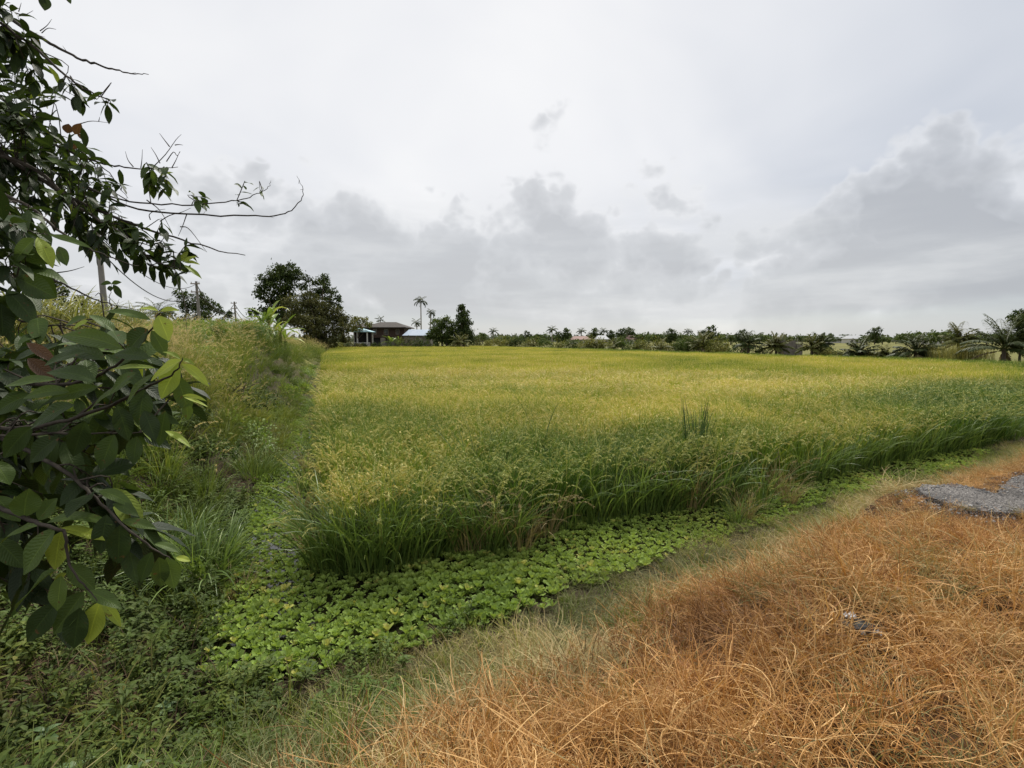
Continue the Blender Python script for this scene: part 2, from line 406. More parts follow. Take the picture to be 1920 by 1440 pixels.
LINES = np.linspace(-1, 1, 321)
gx = 3 + 3000 * np.sinh(9.2 * LINES) / math.sinh(9.2); gy = 6 + 3000 * np.sinh(9.2 * LINES) / math.sinh(9.2)
X, Y = np.meshgrid(gx, gy); Z = height(X, Y)
nX = len(gx); ii = np.arange(nX - 1); A = (ii[:, None] * nX + ii[None, :]).ravel()
def zone_colour(x, y):
    sh = x.shape; xf, yf = x.ravel(), y.ravel()
    so = sdf(xf, yf, ORANGE); dr = sdf(xf, yf, RICE); dw = sdf(xf, yf, WAT)
    c = np.tile(np.array((.050, .040, .022)), (len(xf), 1))
    k = sstep(-so, -.35, .3)[:, None]; c = c * (1 - k) + k * np.array((.075, .040, .018))
    k = (sstep(yf, 18, 40) * (dr > 0))[:, None]; c = c * (1 - k) + k * np.array((.16, .155, .045))
    c[dr < 0] = (.045, .04, .018); c[dw < 0] = (.03, .025, .015)
    return c
g = Geo(); g.add(np.stack([X.ravel(), Y.ravel(), Z.ravel()], 1), np.stack([A, A + 1, A + nX + 1, A + nX], 1))
mg = bpy.data.materials.new('soil'); mg.use_nodes = True; q = N(mg.node_tree); bs = mg.node_tree.nodes['Principled BSDF']
ca = q.new('ShaderNodeAttribute', attribute_name='soilcol').outputs['Color']; oc = q.new('ShaderNodeTexCoord').outputs['Object']
n1 = q.noise(oc, 14, 6, .65); n2 = q.noise(oc, .05, 5, .6)
q.put(bs.inputs['Base Color'], q.mix(1.0, q.mix(1.0, ca, q.ramp(n1, [(.3, .45), (.7, 1.45)]), 'MULTIPLY'), q.ramp(n2, [(.3, .7), (.7, 1.3)]), 'MULTIPLY'))
bs.inputs['Roughness'].default_value = .95; bs.inputs['Specular IOR Level'].default_value = .15
bp = q.new('ShaderNodeBump'); bp.inputs['Strength'].default_value = .8; bp.inputs['Distance'].default_value = .03; q.put(bp.inputs['Height'], n1); q.put(bs.inputs['Normal'], bp.outputs[0])
gr = g.build('ground', mg, smooth=True); gr['kind'] = 'structure'
a = gr.data.attributes.new('soilcol', 'FLOAT_COLOR', 'POINT')
a.data.foreach_set('color', np.concatenate([zone_colour(X, Y), np.ones((X.size, 1))], 1).ravel())

# ditch water under the floating plants
wm = plain('ditch_water', (.018, .016, .009), rough=.12, spec=.5)
g = Geo(); wp = [(x, y, .0) for x, y in WAT]
import mathutils
tri = mathutils.geometry.tessellate_polygon([[mathutils.Vector(v) for v in wp]])
g.add(wp, np.array(tri)); wo = g.build('ditch_water', wm); wo['kind'] = 'structure'

# broken asphalt of the road, a real slab with a ragged edge
r_ = np.random.default_rng(3); rp = []
for i in range(len(ROAD)):
    a0, b0 = ROAD[i], ROAD[(i + 1) % len(ROAD)]; k = max(1, int(np.hypot(*(b0 - a0)) / .07)) if min(a0[0], b0[0]) < 7 else 2
    for t in range(k): rp.append(a0 + (b0 - a0) * t / k + r_.normal(0, .018, 2) * (1 if min(a0[0], b0[0]) < 7 else 0))
rp = np.array(rp); n = len(rp)
top = np.column_stack([rp, np.full(n, .80)]); bot = np.column_stack([rp + (rp - ROADC) * .004, np.full(n, .70)])
g = Geo(); g.add(top, np.array(mathutils.geometry.tessellate_polygon([[mathutils.Vector(v) for v in top]])))
g.add(np.vstack([top, bot]), [(i, (i + 1) % n, n + (i + 1) % n, n + i) for i in range(n)])
am = bpy.data.materials.new('asphalt'); am.use_nodes = True; q = N(am.node_tree); bs = am.node_tree.nodes['Principled BSDF']; oc = q.new('ShaderNodeTexCoord').outputs['Object']
vo = q.new('ShaderNodeTexVoronoi'); q.put(vo.inputs['Vector'], oc); vo.inputs['Scale'].default_value = 85
stone = q.ramp(vo.outputs['Color'], [(0, (.12, .112, .105)), (.5, (.22, .205, .19)), (1, (.40, .375, .35))])
gap = q.m('MULTIPLY', q.sstep(vo.outputs['Distance'], .35, .70), .8); ca = q.mix(gap, stone, (.035, .034, .036))
ln = q.noise(q.vm('MULTIPLY', oc, (1, 1, 1)), 2.2, 5, .6); ca = q.mix(1.0, ca, q.ramp(ln, [(.3, .55), (.7, 1.3)]), 'MULTIPLY')
q.put(bs.inputs['Base Color'], ca); bs.inputs['Roughness'].default_value = .95; bs.inputs['Specular IOR Level'].default_value = .1
bp = q.new('ShaderNodeBump'); bp.inputs['Strength'].default_value = 1.0; bp.inputs['Distance'].default_value = .012; bp.invert = True; q.put(bp.inputs['Height'], vo.outputs['Distance']); q.put(bs.inputs['Normal'], bp.outputs[0])
ro = g.build('road', am); ro['kind'] = 'structure'

# ================================================================ tuft prototypes (never in the scene themselves)
rr = np.random.default_rng(21)
def U(a, b, n): return rr.uniform(a, b, n)
def disc(n, R): a = U(0, 2 * PI, n); q = R * np.sqrt(rr.random(n)); return np.stack([q * np.cos(a), q * np.sin(a), 0 * a], 1)
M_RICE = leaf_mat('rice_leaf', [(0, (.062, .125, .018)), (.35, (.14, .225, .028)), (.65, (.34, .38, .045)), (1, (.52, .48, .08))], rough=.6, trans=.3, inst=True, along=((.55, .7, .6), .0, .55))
M_EAR = leaf_mat('rice_ear', [(0, (.28, .34, .08)), (.4, (.47, .45, .13)), (.7, (.66, .56, .18)), (1, (.76, .65, .28))], rough=.6, trans=.15, inst=True)
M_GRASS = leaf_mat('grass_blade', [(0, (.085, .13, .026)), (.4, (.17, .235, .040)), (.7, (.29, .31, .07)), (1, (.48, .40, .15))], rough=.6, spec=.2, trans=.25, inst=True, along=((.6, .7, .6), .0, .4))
M_DRY = leaf_mat('dead_grass', [(0, (.10, .046, .018)), (.35, (.32, .148, .046)), (.65, (.52, .278, .088)), (1, (.72, .47, .20))], rough=.7, trans=.12, inst=True)
M_OLIVE = leaf_mat('wilting_grass', [(0, (.10, .125, .045)), (.4, (.23, .235, .09)), (.75, (.40, .33, .15)), (1, (.56, .42, .21))], rough=.7, trans=.15, inst=True)
M_PLUME = leaf_mat('grass_plume', [(0, (.50, .44, .22)), (.5, (.62, .52, .28)), (1, (.70, .54, .36))], rough=.9, trans=.35, inst=True)
M_WEED = leaf_mat('weed_leaf', [(0, (.075, .12, .022)), (.5, (.13, .20, .035)), (.85, (.22, .27, .05)), (1, (.40, .38, .09))], rough=.6, spec=.2, trans=.3, inst=True, back=(1.3, 1.3, 1.4))
M_PISTIA = leaf_mat('water_lettuce_leaf', [(0, (.13, .205, .045)), (.5, (.235, .335, .070)), (.9, (.35, .45, .10)), (1, (.50, .50, .14))], rough=.65, spec=.2, trans=.25, inst=True, vein=.35, veins=0.0, back=(1.2, 1.2, 1.3))
M_SHRUB = leaf_mat('vine_leaf', [(0, (.085, .14, .03)), (.5, (.17, .26, .05)), (1, (.32, .39, .085))], rough=.5, trans=.3, inst=True)
M_STALK = leaf_mat('dead_stalk', [(0, (.10, .06, .035)), (1, (.30, .20, .11))], rough=.9, trans=0, inst=True)

def rice_clump(leafn=30, earn=11, H=.95, droop=1.0, w=.009, R=.08, grains=34):
    g = Geo(); b = disc(leafn, R); az = np.arctan2(b[:, 1], b[:, 0]) + U(-.7, .7, leafn)
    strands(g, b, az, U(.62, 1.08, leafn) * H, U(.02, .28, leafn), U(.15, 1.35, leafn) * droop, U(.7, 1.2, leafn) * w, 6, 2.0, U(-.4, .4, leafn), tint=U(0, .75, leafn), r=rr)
    b = disc(earn, R * .8); az = U(0, 2 * PI, earn); L = U(.85, 1.02, earn) * H; ln = U(.02, .18, earn); bd = U(.9, 2.6, earn); cu = U(-.3, .3, earn); tt = U(.3, 1, earn)
    strands(g, b, az, L, ln, bd, .0028, 9, 4.5, cu, mat=0, tint=tt * .6, tip=.8, r=rr)
    for k in range(earn):          # drooping heads of grain on the last third of the stem
        pos = b[k].copy(); st = []
        for i in range(60):
            s = i / 60; a = ln[k] + bd[k] * s ** 4.5; h = az[k] + cu[k] * s
            dd = np.array((math.sin(a) * math.cos(h), math.sin(a) * math.sin(h), math.cos(a))); pos = pos + dd * L[k] / 60
            if s > .76: st.append((pos.copy(), dd))
        sel = rr.integers(0, len(st), grains)
        bb = np.array([st[j][0] for j in sel]); dd = np.array([st[j][1] for j in sel]) + rr.normal(0, .22, (grains, 3)) + np.array((0, 0, -.35))
        leaves(g, bb, dd, rdir(grains, rr), U(.022, .038, grains), U(.006, .009, grains), .3, 0, 2, 1, 'card', mat=1, tint=np.clip(tt[k] + rr.normal(0, .12, grains), 0, 1), r=rr)
    return g.build('tuft', [M_RICE, M_EAR], link=False)
def rice_patch(S=1.1, n=200, e=170, H=.95):
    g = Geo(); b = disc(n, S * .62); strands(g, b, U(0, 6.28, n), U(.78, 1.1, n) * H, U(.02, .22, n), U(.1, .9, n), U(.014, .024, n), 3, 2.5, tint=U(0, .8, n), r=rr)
    b = disc(e, S * .62); b[:, 2] = U(.70, .98, e) * H
    leaves(g, b, rr.normal(0, .35, (e, 3)) + (0, 0, -1), rdir(e, rr), U(.07, .15, e), U(.018, .032, e), .2, 0, 2, 1, 'ell', mat=1, tint=U(.1, 1, e), r=rr)
    return g.build('tuft', [M_RICE, M_EAR], link=False)
def grass_tuft(mat, n=40, H=.5, w=.006, R=.08, lean=(.05, .7), bend=(.3, 1.4), curl=.6, nseg=5, p=1.5, tint=(0, 1), R2=None, extra=None):
    g = Geo(); b = disc(n, R); az = np.arctan2(b[:, 1], b[:, 0]) + U(-.9, .9, n)
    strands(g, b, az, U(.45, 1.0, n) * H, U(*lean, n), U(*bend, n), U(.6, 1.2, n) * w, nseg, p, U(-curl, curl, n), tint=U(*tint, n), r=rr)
    ms = [mat]
    if extra: extra(g); ms.append(M_PLUME)
    return g.build('tuft', ms, link=False)
def plume_tuft(H=1.1, blades=45, ears=9):
    def ex(g):
        b = disc(ears, .07); az = U(0, 6.28, ears); L = U(.8, 1.12, ears) * H; ln = U(.05, .4, ears); bd = U(.6, 1.7, ears)
        strands(g, b, az, L, ln, bd, .003, 8, 3.0, mat=0, tint=.8, tip=.7, r=rr)
        for k in range(ears):
            pos = b[k].copy(); m = 48; bb, dd = [], []
            for i in range(m):
                s = i / m; a = ln[k] + bd[k] * s ** 3.0
                q = np.array((math.sin(a) * math.cos(az[k]), math.sin(a) * math.sin(az[k]), math.cos(a))); pos = pos + q * L[k] / m
                if s > .86 - .02 * (k % 3):
                    for _ in range(7): bb.append(pos.copy()); dd.append(q + rr.normal(0, .55, 3))
            strands_dir(g, np.array(bb), np.array(dd), .024, .0045, 1)
    return grass_tuft(M_GRASS, blades, H * .85, .0095, .12, (.05, .55), (.4, 1.8), .5, 6, 1.8, (.15, .95), extra=ex)
def strands_dir(g, b, d, L, w, mat):
    leaves(g, b, d, rdir(len(b), rr), L * U(.7, 1.2, len(b)), w, .1, 0, 1, 1, 'card', mat=mat, tint=U(.2, 1, len(b)), r=rr)
def tangle(mat, n=70, S=.30, H=.14, w=.0036, tint=(0, 1)):
    """fallen, matted thin straws arching in all directions"""
    g = Geo(); b = disc(n, S * .5); b[:, 2] = U(-.02, H * .5, n); az = U(0, 6.28, n)
    strands(g, b, az, U(.3, 1.0, n) * S, U(.3, 1.4, n), U(-.4, 1.9, n), U(.5, 1.3, n) * w, 6, 1.0, U(-2.0, 2.0, n), twist=U(-1.4, 1.4, n), tint=U(*tint, n), tip=.4, root=1, r=rr)
    return g.build('tuft', [mat], link=False)
def weed(n_st=4, pairs=4, L=.045, H=.16, shape='ovate', ratio=.5, mat=None):
    g = Geo()
    for _ in range(n_st):
        az = rr.uniform(0, 6.28); ln = rr.uniform(.1, .9); Hh = H * rr.uniform(.6, 1.1); r0 = disc(1, .04)[0]; tw = rr.uniform(0, 3)
        dirv = np.array((math.sin(ln) * math.cos(az), math.sin(ln) * math.sin(az), math.cos(ln))); tip = r0 + dirv * Hh
        tube(g, [r0, (r0 + tip) / 2 + rr.normal(0, .004, 3), tip], [.0022, .0018, .001], 4, 0, .2)
        bb, dd, LL = [], [], []
        for k in range(pairs):
            s = .35 + .65 * (k + 1) / pairs
            for sg in (0, PI):
                a = tw + k * PI / 2 + sg + rr.normal(0, .2)
                bb.append(r0 + dirv * Hh * s); dd.append((math.cos(a), math.sin(a), rr.uniform(.0, .7))); LL.append(L * rr.uniform(.7, 1.15) * (1.1 - .35 * s))
        LL = np.array(LL); leaves(g, bb, dd, (0, 0, 1), LL, LL * ratio, .45, .2, 4, 2, shape, r=rr, tint=U(0, 1, len(LL)))
    return g.build('tuft', [mat or M_WEED], link=False)
def pistia(n=9, L=.085):
    g = Geo(); a = np.arange(n) * 2.4 + rr.uniform(0, 6); e = np.linspace(1.3, .55, n) + rr.normal(0, .1, n); LL = L * np.linspace(.6, 1.0, n) * U(.9, 1.1, n)
    d = np.stack([np.cos(a) * np.cos(e), np.sin(a) * np.cos(e), np.sin(e)], 1)
    leaves(g, np.zeros((n, 3)) + d * .005, d, (0, 0, 1), LL, LL * U(.6, .8, n), U(-.15, .3, n), .25, 6, 4, 'obov', tint=np.linspace(.9, .1, n) * .7 + U(0, .3, n), wav=.05, r=rr)
    return g.build('tuft', [M_PISTIA], smooth=True, link=False)
def leafy(n=170, R=.34, L=.09, mat=None, ratio=.6, shape='ovate'):
    g = Geo(); d = rdir(n, rr); d[:, 2] = abs(d[:, 2]); p = d * (R * U(.45, 1.0, n))[:, None]
    dd = d + rr.normal(0, .6, (n, 3)); leaves(g, p, dd, (0, 0, 1), U(.6, 1.1, n) * L, U(.6, 1.1, n) * L * ratio, .5, .2, 2, 2, shape, r=rr)
    for _ in range(7):
        k = rr.integers(0, n); tube(g, [(0, 0, 0), p[k] * .5 + (0, 0, .03), p[k]], [.006, .004, .002], 4, 0, .1)
    return g.build('tuft', [mat or M_SHRUB], link=False)

def rndpts(x0, x1, y0, y1, dens, margin=.7):
    n = int((x1 - x0) * (y1 - y0) * dens); x = rr.uniform(x0, x1, n); y = rr.uniform(y0, y1, n)
    k = (np.abs(x) < (y + .3) * 1.0 + margin) & (y > .5); return x[k], y[k]
def mk(name, x, y, z, sc, npro, ripe, bright, protos, label, cat, tilt=.12, az=None, idx=None):
    n = len(x); rot = np.stack([rr.normal(0, tilt, n), rr.normal(0, tilt, n), rr.uniform(0, 6.28, n) if az is None else az], 1)
    iv = np.stack([np.broadcast_to(ripe, (n,)), np.broadcast_to(bright, (n,)), rr.random(n)], 1)
    return scatter(name, np.stack([x, y, z], 1), rot, sc, rr.integers(0, npro, n) if idx is None else idx, iv, protos, label, cat)

# ---------------------------------------------------------------- rice field
def ripeness(x, y):
    de = -sdf(x, y, RICE)
    big = fnoise(x, y, .16, 4); mid = fnoise(x, y, .55, 13)
    strp = fnoise(x * .35 + y * .15, y * 1.1 - x * .3, .35, 31)
    r = .66 + (big - .5) * .75 + (mid - .5) * .35 + (strp - .5) * .45
    # greener belt along the ditch, wider to the right, and a ripe strip along the left edge
    belt = 1 - sstep(de + (fnoise(x, y, .9, 73) - .5) * 1.5, .9, 2.6 + 4.2 * sstep(x, 0, 7))
    r = r - belt * .36 * sstep(x, -2.2, .3) - .28 * belt
    r = r + .14 * sstep(-x - .36 * (y - 5), -1.5, 1.0) + .12 * sstep(y, 14, 40)
    return np.clip(r, .05, 1.0), de
protos = [rice_clump() for _ in range(4)] + [rice_clump(34, 8, 1.0, 1.15, .012) for _ in range(2)] + [rice_patch() for _ in range(4)]
x1, y1 = rndpts(-9, 17, 4, 17, 26); k = (sdf(x1, y1, RICE) < -.05) & (np.hypot(x1, y1) < 15.5); x1, y1 = x1[k], y1[k]
x2, y2 = rndpts(-14, 30, 10, 28, 7); k = (sdf(x2, y2, RICE) < -.05) & (np.hypot(x2, y2) >= 15) & (np.hypot(x2, y2) < 27); x2, y2 = x2[k], y2[k]
x3, y3 = rndpts(-45, 45, 14, 128, 1.9); k = (sdf(x3, y3, RICE) < -.4) & (np.hypot(x3, y3) >= 26); x3, y3 = x3[k], y3[k]
x = np.concatenate([x1, x2, x3]); y = np.concatenate([y1, y2, y3]); rp_, de = ripeness(x, y)
near = np.arange(len(x)) < len(x1); farm = np.arange(len(x)) >= len(x1) + len(x2)
idx = np.where(farm, rr.integers(6, 10, len(x)), np.where(rp_ < .4, rr.integers(3, 6, len(x)), rr.integers(0, 5, len(x))))
sc_ = np.where(farm, .98, 1.0) * rr.uniform(.86, 1.06, len(x)) * (1 + (fnoise(x, y, .8, 40) - .5) * .16)
sc3 = np.stack([sc_ * np.where(near | farm, 1, 1.5), sc_ * np.where(near | farm, 1, 1.5), sc_], 1)
sc3[farm] *= np.array((1.05, 1.05, 1.0))
mk('rice_field', x, y, x * 0 + .0, sc3, 10, rp_ + rr.normal(0, .06, len(x)), .95 + (fnoise(x, y, .3, 50) - .5) * .3, protos, 'ripening yellow green rice field with drooping ears, stretching to the far trees', 'rice field', .06, idx=idx)

# ---------------------------------------------------------------- water lettuce on the ditch
x, y = rndpts(-8, 10, 3, 20, 520); d = sdf(x, y, WAT); near = (y < 8) | (rr.random(len(x)) < .6)
k = (d < .05 + .14 * rr.random(len(x)) * (fnoise(x, y, 1.8, 44) > .45)) & near; x, y, d = x[k], y[k], d[k]
pr = [pistia(rr.integers(6, 9), L) for L in (.075, .085, .092, .065, .08)]
lt = (x < -1.2) & (y > 4.3)
s = rr.uniform(.40, .92, len(x)) * np.where(lt, .80, 1.0) * (1 - .25 * sstep(x, 0, 3)) * (1 + (fnoise(x, y, 1.2, 6) - .5) * .8)
mk('water_lettuce', x, y, .01 + rr.uniform(0, .03, len(x)), s, 5, .5 + (fnoise(x, y, .9, 66) - .5) * .9 + .1 * (x > 0) + (rr.random(len(x)) < .05) * .5, .90 + (fnoise(x, y, 1.7, 77) - .5) * .5 + rr.normal(0, .08, len(x)), pr, 'pale green water lettuce rosettes covering the ditch in front of the rice', 'water plants', .14)

# ---------------------------------------------------------------- dead orange grass
x, y = rndpts(-2, 17, .3, 16, 78, 2.3); so = sdf(x, y, ORANGE); d = np.minimum(sdf(x, y, WAT), sdf(x, y, RICE)); rd = sdf(x, y, ROAD)
keep = (so + (fnoise(x, y, 2.2, 90) - .5) * 1.1 < -.08 + rr.normal(0, .28, len(x))) & (d > .15) & (rd > -.03 + np.abs(rr.normal(0, .06, len(x))) - .10 * (rr.random(len(x)) < .2)) & ((y < 7) | (rr.random(len(x)) < .6))
bare = np.hypot((x - P(1610, 1225, .72)[0]) / .20, (y - P(1610, 1225, .72)[1]) / .15) < 1
keep &= ~(bare & (rr.random(len(x)) < .75))
x, y, d, so, rd = x[keep], y[keep], d[keep], so[keep], rd[keep]
flow = fnoise(x, y, .55, 17) * 9
pr = [tangle(M_DRY, 75, .34, .13) for _ in range(3)] + [tangle(M_OLIVE, 75, .32, .12, .0032)] + [grass_tuft(M_DRY, 60, .22, .0038, .10, (.2, 1.3), (.8, 2.6), 1.0, 6, 1.2) for _ in range(3)] + [grass_tuft(M_DRY, 45, .27, .0034, .12, (.9, 1.4), (.1, .9), 1.4, 6, 1.2) for _ in range(2)]
hum = fnoise(x, y, 1.5, 33)
idx = np.where(rr.random(len(x)) < .50, np.where(rr.random(len(x)) < .2, 3, rr.integers(0, 3, len(x))), np.where(hum > .5, rr.integers(4, 7, len(x)), rr.integers(6, 9, len(x))))
mk('dead_grass', x, y, height(x, y) - .01 + np.clip(hum - .4, 0, 1) * .18, rr.uniform(.75, 1.15, len(x)) * (.45 + .55 * sstep(d, .2, 1.2)) * (.42 + .58 * sstep(rd, .10, 1.2)), 9, np.clip(.50 + (hum - .5) * 1.0 + rr.normal(0, .13, len(x)), .02, 1), .98 + (fnoise(x, y, .8, 71) - .5) * .6 + (fnoise(x, y, 3.5, 19) - .5) * .5, pr, 'matted orange dried grass covering the near bank beside the road', 'dead grass', .2, az=flow + rr.normal(0, .7, len(x)), idx=idx)

# ---------------------------------------------------------------- wilting olive grass between the ditch and the dead grass
x, y = rndpts(-3, 14, .8, 16, 95); so = sdf(x, y, ORANGE); d = np.minimum(sdf(x, y, WAT), sdf(x, y, RICE)); rd = sdf(x, y, ROAD)
nn = (fnoise(x, y, 2.2, 90) - .5) * 1.1
lim = 1.35 + .3 * (fnoise(x, y, 1.4, 4) - .5)
keep = (so + nn > -.42 + rr.normal(0, .12, len(x))) & (so < lim) & ((d > .0) | ((d > -.35) & (rr.random(len(x)) < .10 + .3 * (fnoise(x, y, 1.3, 12) > .62)))) & (rd > .15) & (x > -1.9 + .2 * rr.normal(size=len(x))) & ((d < 3.2))
x, y, d, so = x[keep], y[keep], d[keep], so[keep]
pr = [tangle(M_OLIVE, 60, .32, .15, .0036) for _ in range(3)] + [grass_tuft(M_OLIVE, 46, .23, .0036, .09, (.3, 1.3), (.3, 1.6), .9, 5, 1.2) for _ in range(3)] + [grass_tuft(M_GRASS, 24, .24, .008, .06, (.1, .9), (.3, 1.4), .6, 5, 1.4) for _ in range(2)]
lft = sstep(-x, -.2, .9)
idx = np.where(rr.random(len(x)) < .25 + .45 * lft * (y < 6), rr.integers(5, 8, len(x)), np.where((d < .45) & (rr.random(len(x)) < .5), rr.integers(6, 8, len(x)), rr.integers(0, 6, len(x))))
mk('wilting_grass', x, y, height(x, y) - .01, rr.uniform(.6, 1.15, len(x)) * (.66 + .40 * sstep(d, .1, .8)), 8, np.clip(.46 + .35 * sstep(-so, -.35, .2) + (fnoise(x, y, 1.5, 15) - .5) * 1.1, .05, 1), 1.0 + (fnoise(x, y, 1.1, 5) - .5) * .5 + (fnoise(x, y, 4.1, 7) - .5) * .5, pr, 'thin olive grass wilting along the ditch edge before the orange grass', 'grass', .15, idx=idx)

# ---------------------------------------------------------------- low weeds at the lower left
x, y = rndpts(-6, 1.2, .8, 7.5, 130); so = sdf(x, y, ORANGE); dw = sdf(x, y, WAT); dr = sdf(x, y, RICE)
nn = fnoise(x, y, 1.4, 55)
keep = (so > .75 + (nn - .5) * .8) & (dw > .0) & (dr > .3) & (nn > .30 + .10 * sstep(x, -1.0, 0)) & (x < .3) & (rr.random(len(x)) < .25 + .75 * sstep(-x, .3, 1.2))
x, y = x[keep], y[keep]
pr = [weed(5, 4, .038, .14), weed(4, 5, .05, .18), weed(4, 3, .06, .15, 'lance', .38), weed(6, 4, .028, .12), weed(3, 4, .075, .22, 'lance', .35), grass_tuft(M_GRASS, 22, .24, .007, .05, (.1, .9), (.4, 1.5), .6, 5, 1.5), grass_tuft(M_STALK, 22, .26, .0035, .08, (.4, 1.3), (.1, 1.2), .8, 5, 1.2)]
idx = rr.choice(7, len(x), p=[.24, .16, .12, .22, .05, .12, .09])
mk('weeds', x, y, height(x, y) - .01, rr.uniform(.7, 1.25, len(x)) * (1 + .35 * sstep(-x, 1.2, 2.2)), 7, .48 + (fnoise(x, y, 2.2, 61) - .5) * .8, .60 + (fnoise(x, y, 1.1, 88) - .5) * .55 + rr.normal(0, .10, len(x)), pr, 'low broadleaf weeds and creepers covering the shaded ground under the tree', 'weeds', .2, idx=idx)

# ---------------------------------------------------------------- tall grass with pale plumes over the left bank
x, y = rndpts(-26, 0, 4.2, 44, 15, 2.5); xa, ya = rndpts(-60, -10, 44, 112, 1.6, 2.5); ka = (sdf(xa, ya, RICE) < 9) & (sdf(xa, ya, RICE) > .4); x = np.concatenate([x, xa[ka]]); y = np.concatenate([y, ya[ka]]); dw = sdf(x, y, WAT); dr = sdf(x, y, RICE)
left = (-1.0 - .36 * (y - 4) - x) > -.35
hz = height(x, y)
keep = left & (dw > np.where(y < 8.5, .30, .03)) & (dr > .35) & ((y < 16) | (rr.random(len(x)) < .45) | (y > 44)) & ((dw < 9) | (y > 44))
soil = np.hypot((x - P(400, 850, .55)[0]) / .45, (y - P(400, 850, .55)[1]) / .6) < 1
keep &= ~(soil & (rr.random(len(x)) < .97)) & (y > 4.6 + .5 * rr.normal(size=len(x)))
x, y, hz, dw = x[keep], y[keep], hz[keep], dw[keep]
pr = [plume_tuft(1.15, 46, 9) for _ in range(3)] + [plume_tuft(.95, 50, 5) for _ in range(2)] + [grass_tuft(M_GRASS, 60, .68, .011, .14, (.1, .8), (.5, 1.8), .6, 6, 1.5, (0, .9)) for _ in range(2)] + [grass_tuft(M_GRASS, 65, .46, .0085, .16, (.1, .9), (.4, 1.6), .8, 5, 1.4, (0, .9)) for _ in range(2)]
low = 1 - sstep(dw, .5, 2.2 + rr.normal(0, .3, len(x)))
pl = fnoise(x, y, .5, 23) > .40
idx = np.where(rr.random(len(x)) < low * .95, rr.integers(5, 9, len(x)), np.where(pl, rr.integers(0, 5, len(x)), rr.integers(3, 9, len(x))))
green = np.exp(-((y - 17) / 4) ** 2)
mk('bank_grass', x, y, hz - .03, rr.uniform(.75, 1.15, len(x)) * (.8 + .2 * sstep(dw, .2, 1.5)) * (1 + .7 * (y > 44)), 9, np.clip(.32 + (fnoise(x, y, .45, 29) - .5) * .9 + .04 * (1 - low) + rr.normal(0, .10, len(x)), 0, 1), .82 + (fnoise(x, y, .6, 3) - .5) * .7 + rr.normal(0, .14, len(x)), pr, 'tall wild grass with pale bent plumes covering the bank left of the ditch', 'tall grass', .16, idx=idx)

# green creepers smothering the crest and the foot of the bank
x, y = rndpts(-22, -.5, 5, 42, 13, 2); dw = sdf(x, y, WAT); dr = sdf(x, y, RICE); left = (-1.0 - .36 * (y - 4) - x) > -.3
nz = fnoise(x, y, .55, 91); c = np.exp(-((y - 20) / 7) ** 2)
keep = left & (dw > .1) & (dr > .3) & (dw < 6.5) & ((nz + c * .30 * sstep(dw, 1.0, 2.2) > .76) | ((y > 13) & (dw < .5) & (nz > .55)))
x, y = x[keep], y[keep]
c = np.exp(-((y - 24) / 8) ** 2) * sstep(sdf(x, y, WAT), .2, 1.2)
pr = [leafy(), leafy(150, .36, .11), leafy(220, .34, .07)]
mk('bank_creepers', x, y, height(x, y) + rr.uniform(.05, .55, len(x)) * (.3 + c), rr.uniform(.8, 1.3, len(x)), 3, .5 + (fnoise(x, y, .7, 5) - .5) * .8, .95 + (fnoise(x, y, .9, 8) - .5) * .5, pr, 'bright green leafy creepers climbing over the crest of the grassy left bank', 'creepers', .4)

# brown litter on the bare patches
x, y = rndpts(-6, .6, .8, 9.5, 60); so = sdf(x, y, ORANGE); dw = sdf(x, y, WAT); dr = sdf(x, y, RICE)
keep = (so > .5) & (dw > .15) & (dr > .3) & (fnoise(x, y, 1.1, 12) < .56); x, y = x[keep], y[keep]
g1 = Geo(); strands(g1, disc(26, .13) + (0, 0, .015), U(0, 6.28, 26), U(.06, .22, 26), U(1.2, 1.6, 26), U(-.1, .3, 26), .003, 3, twist=U(-1, 1, 26), r=rr); l1 = g1.build('t', [M_STALK], link=False)
g2 = Geo(); b = disc(9, .13) + (0, 0, .02); dd = rr.normal(0, 1, (9, 3)) * (1, 1, .25); leaves(g2, b, dd, (0, 0, 1), U(.04, .08, 9), U(.02, .035, 9), .1, .4, 4, 2, 'ell', r=rr); l2 = g2.build('t', [M_STALK], link=False)
mk('leaf_litter', x, y, height(x, y), rr.uniform(.7, 1.2, len(x)), 2, .45, .9, [l1, l2], 'brown dead leaves and stalks lying between the weeds', 'leaf litter', .1, idx=(rr.random(len(x)) < .22).astype(int))
# ================================================================ trees, palms, buildings
tr = np.random.default_rng(77)
M_BARK = plain('bark', (.07, .055, .042), (.15, .125, .10), 6, .9, .2, .5, stretch=(1, 1, .3))
M_PALEBARK = plain('pale_bark', (.16, .145, .12), (.30, .27, .23), 6, .9, .2, .4, stretch=(1, 1, 3))
def crown_mat(name, a, b, c, t=.2): return leaf_mat(name, [(0, a), (.5, b), (1, c)], rough=.8, trans=t, spec=.12)
M_DARKT = crown_mat('dark_tree_leaf', (.032, .050, .016), (.055, .082, .026), (.11, .14, .045))
M_BROWNT = crown_mat('brownish_tree_leaf', (.045, .052, .020), (.082, .088, .032), (.16, .15, .055))
M_BUSHT = crown_mat('bush_leaf', (.045, .07, .02), (.08, .12, .032), (.17, .20, .06))
M_YELT = crown_mat('yellow_bush_leaf', (.10, .12, .03), (.18, .19, .05), (.30, .27, .09))
M_FROND = leaf_mat('palm_frond', [(0, (.030, .045, .014)), (.5, (.058, .080, .024)), (1, (.15, .155, .05))], rough=.6, spec=.2, trans=.2)
M_PFROND = leaf_mat('pale_palm_frond', [(0, (.065, .085, .022)), (.5, (.13, .14, .036)), (1, (.28, .26, .08))], rough=.6, spec=.2, trans=.3)
